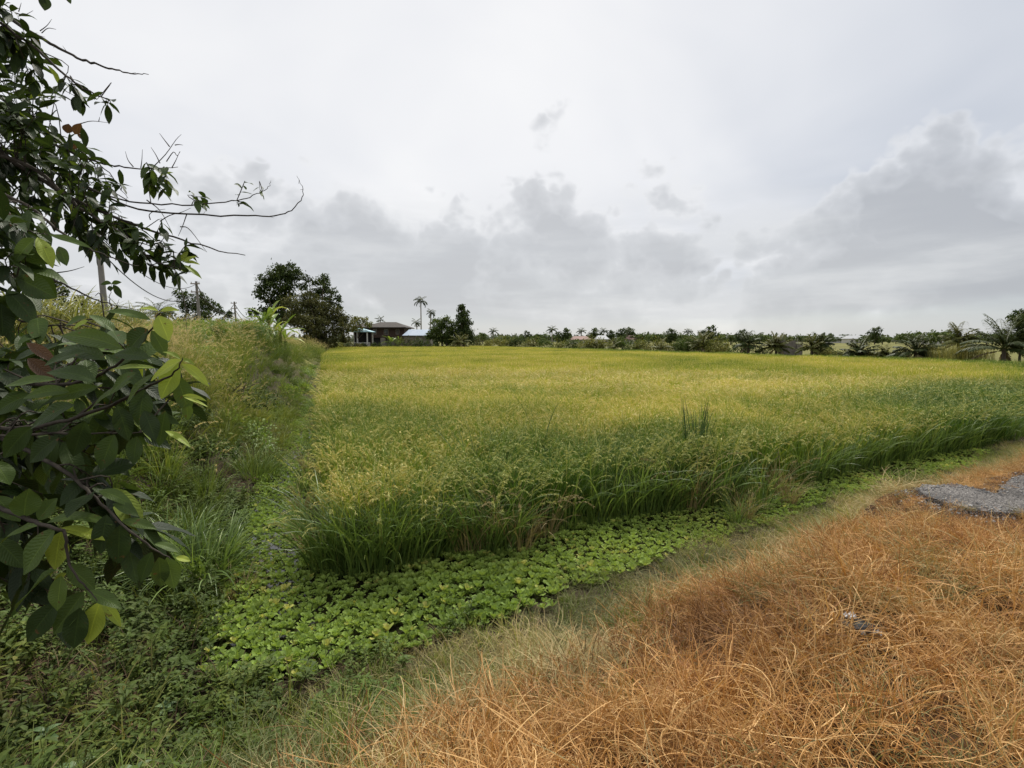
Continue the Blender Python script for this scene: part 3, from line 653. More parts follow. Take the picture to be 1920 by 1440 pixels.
M_DEADF = leaf_mat('dead_frond', [(0, (.14, .10, .06)), (1, (.32, .25, .16))], rough=.8, trans=.1)
M_BANANA = leaf_mat('banana_leaf', [(0, (.10, .16, .035)), (.6, (.20, .29, .055)), (1, (.36, .40, .10))], rough=.45, trans=.35)
FAR = [(-50, 30), (625, 118), (900, 127), (1100, 84), (1400, 56), (1700, 42), (1905, 36), (2300, 25)]
def fardepth(px): return float(np.interp(px, [a for a, _ in FAR], [b for _, b in FAR]))
def gz(x, y): return float(height(np.array([x]), np.array([y]))[0])

def crown_geo(blobs, leaf, dens, mat=0, lump=.30, tgrad=True, r=tr):
    """blobs: (x,y,z,r) round masses; leaves gather in many small clumps so that gaps stay open"""
    g = Geo()
    for (x, y, z, R) in blobs:
        m = max(9, int(dens * 24)); d = rdir(m, r); d[:, 2] = d[:, 2] * .85
        cc = np.array((x, y, z)) + d * (R * 1.1 * r.uniform(.2, 1.0, m) ** .6)[:, None]
        k = int(np.clip(dens * 19 * R * R / (leaf * leaf * .38) / m, 12, 130))
        for c, dr in zip(cc, d):
            q = R * lump * 1.35 * r.uniform(.6, 1.25); p = c + r.normal(0, 1, (k, 3)) * (q * .55, q * .55, q * .36)
            dd = dr * .5 + r.normal(0, .7, (k, 3)); up = np.array((0, 0, 1.)) + r.normal(0, .45, (k, 3))
            tint = np.clip(r.uniform(.15, .75) + r.normal(0, .18, k), 0, 1)
            leaves(g, p, dd, up, leaf * r.uniform(.6, 1.2, k), leaf * r.uniform(.4, .7, k), .3, .1, 2, 1, 'card', mat, tint, r=r)
    return g
def tree(name, base, blobs, leaf, dens, cmat, label, cat='tree', group=None, tr_r=.2, bark=None, lump=.30, stems=1, bare=0):
    root = empty(name, base, label, cat, group); b0 = np.array(base)
    bl = [(x - b0[0], y - b0[1], z - b0[2], R) for x, y, z, R in blobs]
    H = max(z + R for x, y, z, R in bl); bx = np.mean([q[0] for q in bl]); by = np.mean([q[1] for q in bl])
    g = Geo()
    for s in range(stems):
        ox = (s - (stems - 1) / 2) * tr_r * 3
        fork = np.array((ox + bx * .3, by * .3, H * .30))
        tube(g, [(ox, 0, -.3), (ox + tr.normal(0, .02) * H, 0, H * .14), fork], [tr_r * 1.25, tr_r, tr_r * .8], 8)
        for i, (x, y, z, R) in enumerate(bl):
            if i % stems != s: continue
            e = np.array((x, y, z + R * .2)); mid = fork * .5 + e * .5 + tr.normal(0, R * .15, 3); mid[2] -= R * .1
            if z < fork[2]: continue
            tube(g, smooth_path([fork * .9 + (0, 0, 0), mid, e], 7), np.linspace(tr_r * .55, tr_r * .08, 7), 5)
            for _ in range(3 + bare * 6):
                t = e + rdir(1, tr)[0] * R * (.8 + .35 * (bare > 0)); tube(g, [e * .6 + mid * .4, (e + t) / 2 + tr.normal(0, R * .1, 3), t], [tr_r * .18, tr_r * .1, tr_r * .04], 4)
    g.build('trunk', bark or M_BARK, root, smooth=True)
    crown_geo(bl, leaf, dens, 0, lump).build('crown', cmat, root)
    return root
def treepx(name, px, basez, d, blobs, leaf, dens, cmat, label, spread=.6, basepx=None, fat=1.22, **kw):
    s = d / FPX; B = T(px, 640, d); B[2] = basez; out = []
    for b in blobs:
        b = (b[0], b[1], b[2] * fat); q = T(b[0], b[1], d); out.append((q[0], d + tr.uniform(-1, 1) * b[2] * s * spread * 2, q[2], b[2] * s))
    return tree(name, tuple(B), out, leaf, dens, cmat, label, **kw)

def frond_geo(g, p0, az, el, L, droop, nl=34, ll=.5, w=.035, tint=.5, r=tr, wspread=1.0):
    n = 14; pos = np.array(p0, float); pts = [pos.copy()]; ds = []
    for i in range(n):
        s = i / n; a = el - droop * s ** 1.4; h = az
        d = np.array((math.cos(a) * math.cos(h), math.cos(a) * math.sin(h), math.sin(a))); ds.append(d); pos = pos + d * L / n; pts.append(pos.copy())
    ds.append(ds[-1]); pts = np.array(pts); ds = np.array(ds)
    tube(g, pts, np.linspace(.022, .005, n + 1) * L / 2.5, 4, 0, .8)
    t = np.linspace(.14, .99, nl); P_ = np.stack([np.interp(t * n, np.arange(n + 1), pts[:, k]) for k in range(3)], 1); D_ = np.stack([np.interp(t * n, np.arange(n + 1), ds[:, k]) for k in range(3)], 1)
    sd = np.array((-math.sin(az), math.cos(az), 0))
    for sg in (-1, 1):
        dd = D_ * .75 + sd * sg * wspread + r.normal(0, .12, (nl, 3)) + (0, 0, -.15)
        LL = ll * np.sin(PI * (t * .82 + .14)) ** .6 * r.uniform(.85, 1.1, nl)
        leaves(g, P_, dd, (0, 0, 1), LL, w, r.uniform(.35, .9, nl), .1, 4, 1, 'long', tint=np.clip(tint + r.normal(0, .13, nl), 0, 1), r=r)
def palm(name, base, trunk, nf, L, label, mat=None, ll=.5, w=.04, el=(-.1, 1.45), droop=(.6, 1.4), cat='palm', group=None, tr_r=.13, dead=0, lean=(0, 0), nl=34):
    root = empty(name, base, label, cat, group); top = np.array((lean[0], lean[1], trunk))
    g = Geo(); tube(g, smooth_path([(0, 0, -.2), (lean[0] * .2, lean[1] * .2, trunk * .45), top + (0, 0, .15)], 14), tr_r * np.linspace(1.25, .8, 14) * (1 + .06 * (np.arange(14) % 2)), 8, tint=.5)
    g.build('trunk', M_PALEBARK if trunk > 3 else M_BARK, root, smooth=True)
    g = Geo()
    for i in range(nf):
        e = el[0] + (el[1] - el[0]) * (i + .5) / nf + tr.normal(0, .08)
        frond_geo(g, top + (0, 0, .1), i * 2.4 + tr.normal(0, .2), e, L * tr.uniform(.8, 1.1), tr.uniform(*droop) * (1.1 - .35 * (i / nf)), nl, ll, w, .25 + .4 * i / nf)
    g.build('crown', mat or M_FROND, root)
    if dead:
        g = Geo()
        for i in range(dead): frond_geo(g, top, tr.uniform(0, 6.28), tr.uniform(-.5, .1), L * .75, tr.uniform(.9, 1.3), 24, ll * .6, w, .5, wspread=.5)
        g.build('dead_fronds', M_DEADF, root)
    return root
def banana(name, base, H, n, label, group=None, lscale=1.0):
    root = empty(name, base, label, 'banana plant', group); g = Geo()
    tube(g, [(0, 0, -.2), (0, 0, H * .2), (.02, 0, H * .38)], [.09, .08, .05], 8); g.build('stem', M_BUSHT, root, smooth=True)
    g = Geo(); a = np.arange(n) * 2.4 + tr.uniform(0, 6); e = tr.uniform(.25, 1.35, n)
    d = np.stack([np.cos(a) * np.cos(e), np.sin(a) * np.cos(e), np.sin(e)], 1)
    leaves(g, np.tile((0.02, 0, H * .36), (n, 1)), d, (0, 0, 1.), H * .62 * lscale * tr.uniform(.8, 1.15, n), .22 * H / 2.2, tr.uniform(.3, 1.0, n), .35, 8, 4, 'long', wav=.12, r=tr)
    g.build('leaves', M_BANANA, root); return root
def shrub_geo(W, H, leaf, n, mat=0, r=tr):
    g = Geo(); m = max(6, n // 30); c = np.stack([r.uniform(-W / 2, W / 2, m), r.uniform(-W / 3, W / 3, m), H * r.uniform(.15, .85, m)], 1)
    c[:, 2] *= 1 - .35 * np.abs(c[:, 0] / (W / 2)) ** 2
    for q in c:
        k = 30; p = q + r.normal(0, 1, (k, 3)) * (W * .08, W * .08, H * .11); t = np.clip(r.uniform(.15, .8) + r.normal(0, .15, k), 0, 1)
        leaves(g, p, r.normal(0, 1, (k, 3)) + (0, 0, .2), (0, 0, 1) + r.normal(0, .4, (k, 3)), leaf * r.uniform(.6, 1.2, k), leaf * r.uniform(.35, .6, k), .3, .1, 2, 1, 'card', mat, t, r=r)
    return g
def shrub(name, base, W, H, leaf, n, mat, label, cat='shrub', group=None):
    root = empty(name, base, label, cat, group)
    g = Geo()
    for _ in range(6): tube(g, [(0, 0, -.2), (tr.uniform(-.15, .15) * W, 0, H * .3), (tr.uniform(-.4, .4) * W, tr.uniform(-.2, .2) * W, H * .75)], [.03, .02, .01], 4)
    g.build('stems', M_BARK, root)
    shrub_geo(W, H, leaf, n).build('foliage', mat, root); return root

# ---------------------------------------------------------------- the big trees left of the house
treepx('tall_tree', 527, .5, 104, [(520, 510, 15), (540, 508, 14), (556, 516, 10), (505, 524, 15), (528, 528, 18), (548, 534, 12), (522, 548, 17), (500, 545, 11), (488, 552, 8), (508, 562, 14), (536, 565, 16), (500, 580, 11), (480, 588, 8), (520, 590, 16), (540, 595, 14)],
       .42, .9, M_DARKT, 'tallest dark green tree with layered crown left of the house', tr_r=.32, lump=.34)
treepx('airy_tree', 600, .5, 100, [(603, 522, 9), (612, 532, 8), (597, 537, 11), (577, 523, 6), (574, 538, 6), (584, 548, 10), (607, 552, 12), (626, 548, 7), (634, 560, 5), (620, 566, 9), (600, 572, 14), (634, 575, 5), (582, 575, 12)],
       .36, .75, M_DARKT, 'open crowned tree with gaps right behind the tallest tree', tr_r=.26, lump=.32)
treepx('spreading_tree', 601, .5, 84, [(575, 560, 12), (560, 575, 16), (586, 575, 15), (605, 588, 16), (622, 590, 12), (640, 600, 11), (570, 598, 18), (595, 606, 18), (625, 610, 14), (648, 615, 9), (550, 600, 13), (607, 626, 13), (580, 624, 14), (638, 628, 9), (572, 638, 9), (600, 640, 10), (624, 641, 9), (648, 636, 6)],
       .30, 1.0, M_BROWNT, 'wide brownish tree with low branches in front of the taller two', tr_r=.22, lump=.36, stems=3)
treepx('yellowish_tree', 668, .5, 108, [(664, 600, 6), (676, 604, 7), (686, 601, 6), (660, 612, 7), (690, 608, 5), (670, 614, 8)], .34, .7, M_YELT, 'small yellow green tree with bare twigs showing above the left wing of the house', tr_r=.10, lump=.34, bare=1)
treepx('rounded_tree', 833, .5, 112, [(822, 610, 11), (838, 606, 10), (850, 614, 9), (815, 624, 10), (832, 624, 13), (848, 630, 10), (818, 637, 8), (838, 639, 10), (806, 630, 5)], .36, 1.1, M_BUSHT, 'round bushy dark green tree right of the blue roofed shed', tr_r=.2, stems=2, lump=.36)
treepx('conical_tree', 868, .5, 110, [(867, 576, 4.5), (865, 584, 6), (871, 590, 6.5), (866, 598, 8.5), (872, 606, 9.5), (865, 612, 10), (874, 620, 11), (868, 630, 12), (878, 634, 9), (862, 640, 9)], .34, 1.2, M_DARKT, 'pointed dark tree standing right of the round bushy tree', tr_r=.18, lump=.34)
# left background
treepx('feathery_tree', 95, .7, 42, [(100, 532, 9), (88, 541, 11), (108, 548, 10), (92, 556, 13), (70, 566, 12), (112, 566, 7), (52, 578, 12), (80, 582, 14), (100, 588, 10)], .17, .7, M_DARKT, 'tall feathery dark tree behind the canes at the far left', tr_r=.12, lump=.30)
treepx('umbrella_tree', 352, .7, 55, [(340, 556, 10), (360, 562, 12), (380, 566, 9), (395, 574, 8), (410, 582, 7), (426, 590, 5), (372, 582, 11), (345, 578, 13), (390, 592, 9), (415, 602, 6), (360, 600, 12), (322, 590, 11), (400, 610, 6), (335, 606, 10)], .20, .85, M_DARKT, 'spreading dark tree behind the middle utility pole', tr_r=.18, lump=.36)
treepx('small_leafed_tree', 165, .8, 27, [(150, 563, 7), (163, 568, 8), (178, 575, 9), (150, 580, 9), (190, 585, 9), (170, 590, 12), (215, 590, 10), (235, 596, 9), (140, 595, 9)], .13, .7, M_YELT, 'pale green bushy tree at the foot of the nearest utility pole', tr_r=.05, lump=.34, stems=2)
palm('oil_palm', T(297, 640, 46) * (1, 1, 0) + (0, 0, .7), 3.6, 22, 1.9, 'shaggy palm with dark feathery crown left of the middle utility pole', ll=.42, w=.03, tr_r=.22, droop=(1.0, 1.7), dead=4)
treepx('canopy_tree', 915, .5, 150, [(895, 636, 2), (905, 630, 4)], .5, .6, M_BUSHT, 'small light tree beyond the far right edge of the house garden', tr_r=.1)

# ---------------------------------------------------------------- tall coconut palms behind the shed
palm('coconut_palm', tuple(T(790, 640, 150) * (1, 1, 0) + (0, 0, .5)), 12.4, 16, 2.3, 'tallest slender coconut palm behind the blue roofed shed', ll=.8, w=.10, tr_r=.16, droop=(1.1, 1.9), nl=22, el=(-.5, 1.4))
palm('coconut_palm', tuple(T(806, 640, 150) * (1, 1, 0) + (0, 0, .5)), 9.2, 13, 1.7, 'second slender coconut palm right of the tallest one', ll=.65, w=.09, tr_r=.16, droop=(1.2, 2.0), nl=20, el=(-.5, 1.4), lean=(.45, 0))
palm('coconut_palm', tuple(T(783.5, 640, 155) * (1, 1, 0) + (0, 0, .5)), 6.6, 14, 1.7, 'shortest of the three coconut palms behind the shed, leftmost and dark', ll=.6, w=.09, tr_r=.15, droop=(1.2, 2.0), nl=20, el=(-.6, 1.4), lean=(-.4, 0))
palm('garden_palm', tuple(T(862, 640, 104) * (1, 1, 0) + (0, 0, .6)), .9, 20, 2.6, 'stemless pale palm in front of the pointed dark tree', mat=M_PFROND, ll=.6, w=.07, droop=(.8, 1.5), dead=3, nl=26)
palm('garden_palm', tuple(T(714, 640, 132) * (1, 1, 0) + (0, 0, .5)), 6.4, 9, 1.6, 'palm top peeping over the ridge of the brown house roof', ll=.6, w=.09, nl=18)

# ---------------------------------------------------------------- brown two storey house
D0 = 118.0; S0 = D0 / FPX
def hx(px): return (px - 960) * S0
def hz(py): return CAMZ + (637 - py) * S0
M_WOOD = plain('dark_timber', (.040, .026, .021), (.072, .046, .037), 3, .8, .25, .3, stretch=(.3, 1, 8)); M_ROOF = plain('brown_roof', (.045, .039, .035), (.080, .069, .060), 1.5, .85, .25, stretch=(1, 1, 1))
M_CONC = plain('old_render', (.17, .155, .13), (.30, .28, .24), 1.5, .9, .2); M_DARK = plain('interior_shade', (.012, .011, .011)); M_FRAME = plain('weathered_frame', (.20, .17, .14), (.28, .24, .20), 5)
M_BLUE = plain('pale_blue_metal', (.34, .55, .62), (.42, .64, .70), .8, .45, .5); M_SHEDR = plain('bluish_zinc', (.22, .29, .38), (.30, .36, .44), .6, .4, .5, stretch=(1, .2, 1)); M_WHITE = plain('dirty_white_paint', (.38, .38, .36), (.55, .55, .52), 2, .7)
M_GLASS = plain('dim_glass', (.03, .032, .035), rough=.2, spec=.5); M_BRICK = plain('old_block_wall', (.13, .115, .10), (.22, .20, .18), 3, .95, .15, .4)
def hip(g, x0, x1, y0, y1, ze, zr, rx0, rx1, mat=0, t=.18):
    ym = (y0 + y1) / 2
    V = [(x0, y0, ze), (x1, y0, ze), (x1, y1, ze), (x0, y1, ze), (rx0, ym, zr), (rx1, ym, zr), (x0, y0, ze - t), (x1, y0, ze - t), (x1, y1, ze - t), (x0, y1, ze - t)]
    g.add(V, [(0, 1, 5, 4), (2, 3, 4, 5), (0, 1, 7, 6), (1, 2, 8, 7), (2, 3, 9, 8), (3, 0, 6, 9), (6, 9, 8, 7)], mat); g.add(V, [(1, 2, 5), (3, 0, 4)], mat)
def window(root, x0, x1, z0, z1, y, bars=2):
    g = Geo(); f = .07
    box(g, x0, x1, y - .06, y, z1 - f, z1); box(g, x0, x1, y - .06, y, z0, z0 + f); box(g, x0, x0 + f, y - .058, y, z0 + f, z1 - f); box(g, x1 - f, x1, y - .058, y, z0 + f, z1 - f)
    for i in range(1, bars + 1): q = x0 + (x1 - x0) * i / (bars + 1); box(g, q - .03, q + .03, y - .056, y, z0 + f, z1 - f)
    w = g.build('window', M_FRAME, root); p = Geo(); box(p, x0 + f, x1 - f, y - .02, y - .004, z0 + f, z1 - f); p.build('pane', M_GLASS, w)
def local(root): return np.array(root.location)
hb = (hx(728), D0 + 4, .45)
house = empty('house', hb, 'brown two storey timber house with hipped roof at the end of the rice field', 'house')
ox, oy, oz = hb; X_ = lambda p: hx(p) - ox; Z_ = lambda p: hz(p) - oz
g = Geo(); box(g, X_(696), X_(759), -4, 4, Z_(633), Z_(613.5)); g.build('upper_wall', M_WOOD, house)
g = Geo(); box(g, X_(714), X_(723), -3.9, 3.9, -.2, Z_(633)); box(g, X_(723), X_(758), -2.8, 3.9, -.2, Z_(633) - .003); box(g, X_(697), X_(714), -1.5, 3.88, -.2, Z_(633)); g.build('lower_wall', M_CONC, house)
g = Geo(); box(g, X_(699), X_(713.5), -3.5, -1.52, 0, Z_(633.6)); g.build('basement_shade', M_DARK, house)  # solid near-black block, its colour stands in for shade in the open basement
for p in (697, 740, 757): g = Geo(); box(g, X_(p), X_(p) + .22, -3.9, -3.68, -.2, Z_(633)); g.build('post', M_WOOD, house)
g = Geo(); hip(g, X_(684), X_(764), -5.2, 5.2, Z_(613.6), Z_(603), X_(706), X_(737)); g.build('roof', M_ROOF, house)
g = Geo(); hip(g, X_(654), X_(703), -2.2, 6.0, Z_(612.5), Z_(605.6), X_(662), X_(700)); g.build('wing_roof', M_ROOF, house)
g = Geo(); box(g, X_(658), X_(695.8), -1.6, 5.4, -.2, Z_(612.5) - .19); g.build('wing_wall', M_WOOD, house)
for a_, b_, c_, d_ in ((701, 707.5, 617, 627), (721, 729.5, 617, 628), (743, 750, 617.5, 627)): window(house, X_(a_), X_(b_), Z_(d_), Z_(c_), -4.002)
# pavilion with pale blue pyramid roof
D1 = 110.0; s1 = D1 / FPX; gb = ((677 - 960) * s1, D1, .45); pav = empty('pavilion', gb, 'open pavilion with pale blue pyramid roof and white posts beside the brown house', 'pavilion')
px_ = lambda p: (p - 677) * s1; pz_ = lambda p: CAMZ + (637 - p) * s1 - .45
g = Geo(); hip(g, px_(653.5), px_(699.5), -2.4, 2.4, pz_(621.8), pz_(614.6), -.02, .02, t=.10); g.build('roof', M_BLUE, pav)
for p in (659.5, 676.5, 694.5):
    for yy in (-2.1, 2.0): g = Geo(); box(g, px_(p) - .11, px_(p) + .11, yy, yy + .2, .9, pz_(621.8) - .11); g.build('post', M_WHITE, pav)
g = Geo(); box(g, px_(658), px_(699), -2.2, 2.3, -.2, .62); g.build('floor_slab', M_CONC, pav)
g = Geo(); box(g, px_(658.5), px_(700), -2.18, -2.1, 1.15, 1.25)
for p in np.arange(660, 700, 1.7): box(g, px_(p), px_(p) + .07, -2.17, -2.11, .62, 1.15)
g.build('railing', M_WHITE, pav)
g = Geo(); box(g, px_(662), px_(693), 1.4, 1.5, .62, pz_(623)); g.build('back_shade', M_DARK, pav)  # near-black sheet painted as the shade under the pavilion roof
g = Geo(); box(g, px_(669), px_(677), -3.6, -2.22, -.2, .35); g.build('step', M_WHITE, pav); g = Geo(); box(g, px_(684), px_(694), -3.6, -2.22, -.2, .42); g.build('step', M_WHITE, pav)
# low shed with bluish metal roof
D2 = 116.0; s2 = D2 / FPX; sb = ((786 - 960) * s2, D2, .45); shed = empty('shed', sb, 'low shed with bluish metal sheet roof right of the brown house', 'shed')
qx = lambda p: (p - 786) * s2; qz = lambda p: CAMZ + (637 - p) * s2 - .45
g = Geo(); x0, x1, ze, zr = qx(759.5), qx(813), qz(629), qz(617.5)
V = [(x0, -2.6, ze), (x1, -2.6, ze), (x1 - .6, 2.4, zr), (x0 + .5, 2.4, zr), (x0, -2.6, ze - .08), (x1, -2.6, ze - .08), (x1 - .6, 2.4, zr - .08), (x0 + .5, 2.4, zr - .08)]
g.add(V, [(0, 1, 2, 3), (7, 6, 5, 4), (0, 4, 5, 1), (1, 5, 6, 2), (2, 6, 7, 3), (3, 7, 4, 0)]); g.build('roof', M_SHEDR, shed)
g = Geo(); box(g, qx(762), qx(810), -2.1, 2.2, -.2, ze - .1); g.build('wall', M_BRICK, shed)
g = Geo(); box(g, qx(789), qx(796), -2.16, -2.103, -.1, ze - .5); g.build('door', M_CONC, shed)
g = Geo(); box(g, qx(768), qx(774), -2.15, -2.103, 1.0, 1.8); g.build('window', M_GLASS, shed)
# garden in front of the house
def gp(px, d, z=.5): q = T(px, 640, d); return (q[0], d, z)
for px_i, d_, W_, H_, m_, lab in ((648, 104, 3.0, 1.7, M_DARKT, 'dark low shrub left of the pavilion steps'), (664, 103, 2.4, 1.3, M_BROWNT, 'brownish shrub directly before the pavilion railing'), (681, 106, 1.3, 1.1, M_DARKT, 'little dark shrub between the two white pavilion steps'),
    (707, 106, 2.0, 1.4, M_DARKT, 'dark shrub before the open basement of the house'), (738, 104, 3.2, 2.2, M_BUSHT, 'bright green shrub below the middle windows of the house'), (757, 106, 3.0, 2.6, M_BROWNT, 'reddish brown shrub at the right corner of the house'),
    (772, 105, 3.4, 1.9, M_BUSHT, 'rounded green shrub before the shed wall'), (784, 104, 2.2, 2.3, M_DARKT, 'pointed dark shrub before the shed door'), (803, 105, 3.0, 1.7, M_DARKT, 'dark shrub between shed and round bushy tree'),
    (614, 98, 3.4, 2.0, M_DARKT, 'dark shrub between the bank and the yellow green corner shrub'), (600, 90, 3.2, 2.2, M_BROWNT, 'brownish shrub at the end of the left bank under the big trees'), (640, 100, 2.6, 1.9, M_DARKT, 'dark shrub right of the yellow green corner shrub'), (628, 92, 2.6, 1.6, M_YELT, 'yellow green shrub at the field corner beneath the brownish tree')):
    shrub('shrub', gp(px_i, d_), W_, H_, .26, 420, m_, lab)
banana('banana_plant', gp(733, 105), 3.4, 8, 'banana plant before the lower wall of the brown house')
banana('banana_plant', gp(748, 107), 2.6, 7, 'smaller banana plant beside the reddish shrub by the house')
M_BLOOM = plain('pale_blossom', (.50, .38, .40), (.60, .5, .5), 20)
# banana plants on the bank crest
for px_i, d_, H_, lab in ((505, 25, 2.3, 'tallest banana plant on the bank crest, its newest leaf upright'), (490, 24, 1.8, 'low banana plant on the bank crest left of the tallest one'), (526, 27, 2.0, 'banana plant on the bank crest with one leaf pointing right'), (515, 25, 1.6, 'small banana plant half hidden in creepers on the bank crest'), (534, 29, 1.7, 'rightmost low banana plant on the bank crest')):
    q = T(px_i, 640, d_); banana('banana_plant', (q[0], d_, gz(q[0], d_) + .15), H_, 8, lab, 'banana plants on the bank crest', 1.0)

# ---------------------------------------------------------------- hedge, palms and trees along the far edge
hp = [shrub('hedge_bush', gp(920, 130), 3.2, 1.9, .24, 900, m_, 'bush in the hedge at the far field edge', group='bushes of the far field edge') for m_ in (M_BUSHT, M_YELT, M_DARKT, M_BROWNT, M_BUSHT, M_YELT)]
used = set(); kinds = ['mid green', 'yellow green', 'dark', 'brownish', 'mid green', 'yellow green']
px = 892.0; n = 0
while px < 1395:
    d_ = fardepth(px) + 2.0 + tr.uniform(0, 3); k = int(tr.choice(6, p=[.2, .22, .15, .13, .12, .18])); src = hp[k]; o = src if k not in used else copy_tree(src); used.add(k)
    s = float(tr.uniform(.85, 1.35) * (.8 + .25 * d_ / 80)); o.location = gp(px, d_, .45); o.scale = (s * .9, s * .9, s * .95); o.rotation_euler = (0, 0, float(tr.uniform(0, 6)))
    o['label'] = '%s bush in the low hedge along the far edge of the rice field' % kinds[k]
    px += 2.2 / d_ * FPX * tr.uniform(.7, 1.1) * s; n += 1
for px_i, dd_, s, k, lab in ((1296, 3, .9, 0, 'green bush left of the first field edge palm'), (1350, 2, .9, 1, 'yellow green bush right of the first field edge palm'), (1430, 2, .6, 2, 'dark low bush between the second and third field edge palms'), (1548, 2, .7, 1, 'yellowish low bush right of the grey block wall'), (1560, 3, .6, 0, 'green low bush right of the twin palms'),
     (1650, 2, .55, 1, 'yellow green low bush left of the leaning field edge palm'), (1668, 3, .5, 0, 'small green bush left of the leaning field edge palm'), (1745, 3, .6, 2, 'dark bush beside the leaning field edge palm'), (1590, 2, .5, 3, 'brownish low bush at the field edge before the distant white buildings'), (1698, 2, .45, 2, 'low dark bush at the foot of the leaning palm')):
    o = copy_tree(hp[k]); d_ = fardepth(px_i) + dd_; o.location = gp(px_i, d_, .45); o.scale = (s, s, s * .9); o['label'] = lab; o['group'] = ''; del o['group']
# young coconut palms at the field edge: px, extra depth, trunk, frond length, material, label
for px_i, dd_, tk, L, m_, lab, dead in (
    (1318, 1.5, .9, 2.1, M_PFROND, 'pale young palm at the field edge, first large one from the left', 3), (1345, 3, .4, 1.7, M_PFROND, 'low pale palm just right of the first large field edge palm', 1), (1404, 1.5, 1.1, 1.9, M_FROND, 'dark young palm left of the grey block wall', 2), (1456, 1.5, .9, 1.7, M_PFROND, 'pale palm standing against the grey block wall', 3),
    (1523, 1.5, .8, 1.6, M_PFROND, 'upright pale palm right of the grey block wall', 2), (1541, 3.0, 1.2, 1.3, M_FROND, 'small dark palm behind the upright pale palm', 0), (1612, 1.5, .4, 1.8, M_FROND, 'low wide palm before the distant white buildings', 4), (1664, 1.5, .15, 1.2, M_PFROND, 'stubby yellowish palm between the low wide and the leaning palm', 1),
    (1718, 1.5, .7, 1.9, M_FROND, 'dark leaning palm with arching right frond at the field edge', 3), (1798, 3.0, 1.5, 1.7, M_PFROND, 'bright palm rising behind the tall yellow grass', 1), (1884, 1.5, 1.0, 2.9, M_FROND, 'largest dark palm at the right end of the far field edge', 4)):
    d_ = fardepth(px_i) + dd_; palm('young_palm', gp(px_i, d_, .45), tk, 24 if dead > 2 else 18, L, lab, mat=m_, ll=.55, w=.065, el=(.05, 1.52), droop=(.6, 1.25), dead=dead, nl=44, group='young palms along the far field edge')
pp = None
for px_i, dd_, s in ((1000, 3, .9), (1068, 2, .8), (1108, 2, 1.0), (1150, 1.5, .9), (1195, 1, .8), (1240, 1.5, .9), (1268, 2, .7), (960, 3, .9), (1290, 4, .9)):
    d_ = fardepth(px_i) + dd_
    if pp is None: pp = palm('hedge_palm', gp(px_i, d_, .45), .6, 13, 2.2, 'small palm growing out of the low hedge along the far field edge', mat=M_PFROND, ll=.6, w=.06, nl=22, group='small palms in the far hedge'); o = pp
    else: o = copy_tree(pp)
    o.location = gp(px_i, d_, .45); o.scale = (s, s, s); o.rotation_euler = (0, 0, float(tr.uniform(0, 6)))
# tall yellow grass beside the right palm
g = Geo(); b = np.stack([tr.uniform(-2.0, 1.7, 900), tr.uniform(-1, 1.2, 900), tr.uniform(0, .2, 900)], 1); strands(g, b, tr.uniform(0, 6.28, 900), tr.uniform(1.1, 1.8, 900) * (1 - .25 * (b[:, 0] / 2) ** 2), tr.uniform(0, .3, 900), tr.uniform(.3, 1.5, 900), .02, 5, 2, r=tr)
rg = g.build('reed_clump', leaf_mat('reed_leaf', [(0, (.10, .12, .03)), (.5, (.20, .20, .05)), (1, (.34, .29, .09))], trans=.3)); rg.location = gp(1808, fardepth(1808) + 1.8, .45); tag(rg, 'tall yellow green reed mass left of the largest dark palm', 'reeds')
treepx('edge_tree', 1915, .45, fardepth(1915) + 3, [(1905, 600, 12), (1920, 605, 14), (1930, 590, 12), (1912, 620, 14), (1925, 635, 16), (1908, 645, 12)], .16, 1.0, M_DARKT, 'dark leafy tree behind the largest palm at the right edge', tr_r=.08)
# unfinished block wall
d_ = fardepth(1480) + 4; wl = empty('block_wall', gp(1480, d_, .45), 'unfinished grey block wall with a leaning post between two field edge palms', 'wall')
g = Geo(); box(g, -1.1, .7, -.1, .1, -.3, 1.72); box(g, .75, 1.4, -.08, .12, -.3, 1.55); g.build('wall', M_BRICK, wl); g = Geo(); tube(g, [(.73, -.2, -.2), (.76, -.2, 1.95)], .05, 6); g.build('post', M_CONC, wl)

# far-off trees and houses across the plain
def small_house(px, d, w, h, rmat, wmat, label):
    q = T(px, 640, d); root = empty('farm_house', (q[0], d, .3), label, 'house')
    g = Geo(); box(g, -w / 2 + .4, w / 2 - .4, -3, 3, -.3, h * .6); g.build('wall', wmat, root)
    g = Geo(); hip(g, -w / 2, w / 2, -3.6, 3.6, h * .6, h, -w * .3, w * .3); g.build('roof', rmat, root)
    for k in (-1, 0, 1): window(root, k * w * .28 - .5, k * w * .28 + .5, h * .2, h * .45, -3.002, 1)
M_RED = plain('faded_red_roof', (.26, .16, .14), (.33, .22, .19), .5); M_PALEW = plain('pale_wall', (.5, .49, .46)); M_GREYR = plain('grey_roof', (.42, .43, .44))
small_house(1088, 230, 9, 3.5, M_RED, M_PALEW, 'faded red roofed farm house beyond the hedge, left one'); small_house(1181, 225, 5, 3.7, M_RED, M_PALEW, 'smaller red roofed farm house beyond the hedge, farther right'); small_house(1128, 215, 5, 3.7, M_GREYR, M_PALEW, 'grey roofed farm house between the two red roofs')
small_house(1575, 300, 18, 4.3, M_GREYR, M_PALEW, 'long distant white building seen between the palms'); small_house(1600, 270, 9, 4.2, M_GREYR, M_PALEW, 'small distant white building right of the long one'); small_house(1752, 210, 7, 4.4, M_GREYR, M_PALEW, 'tiny pale hut far behind the leaning palm')
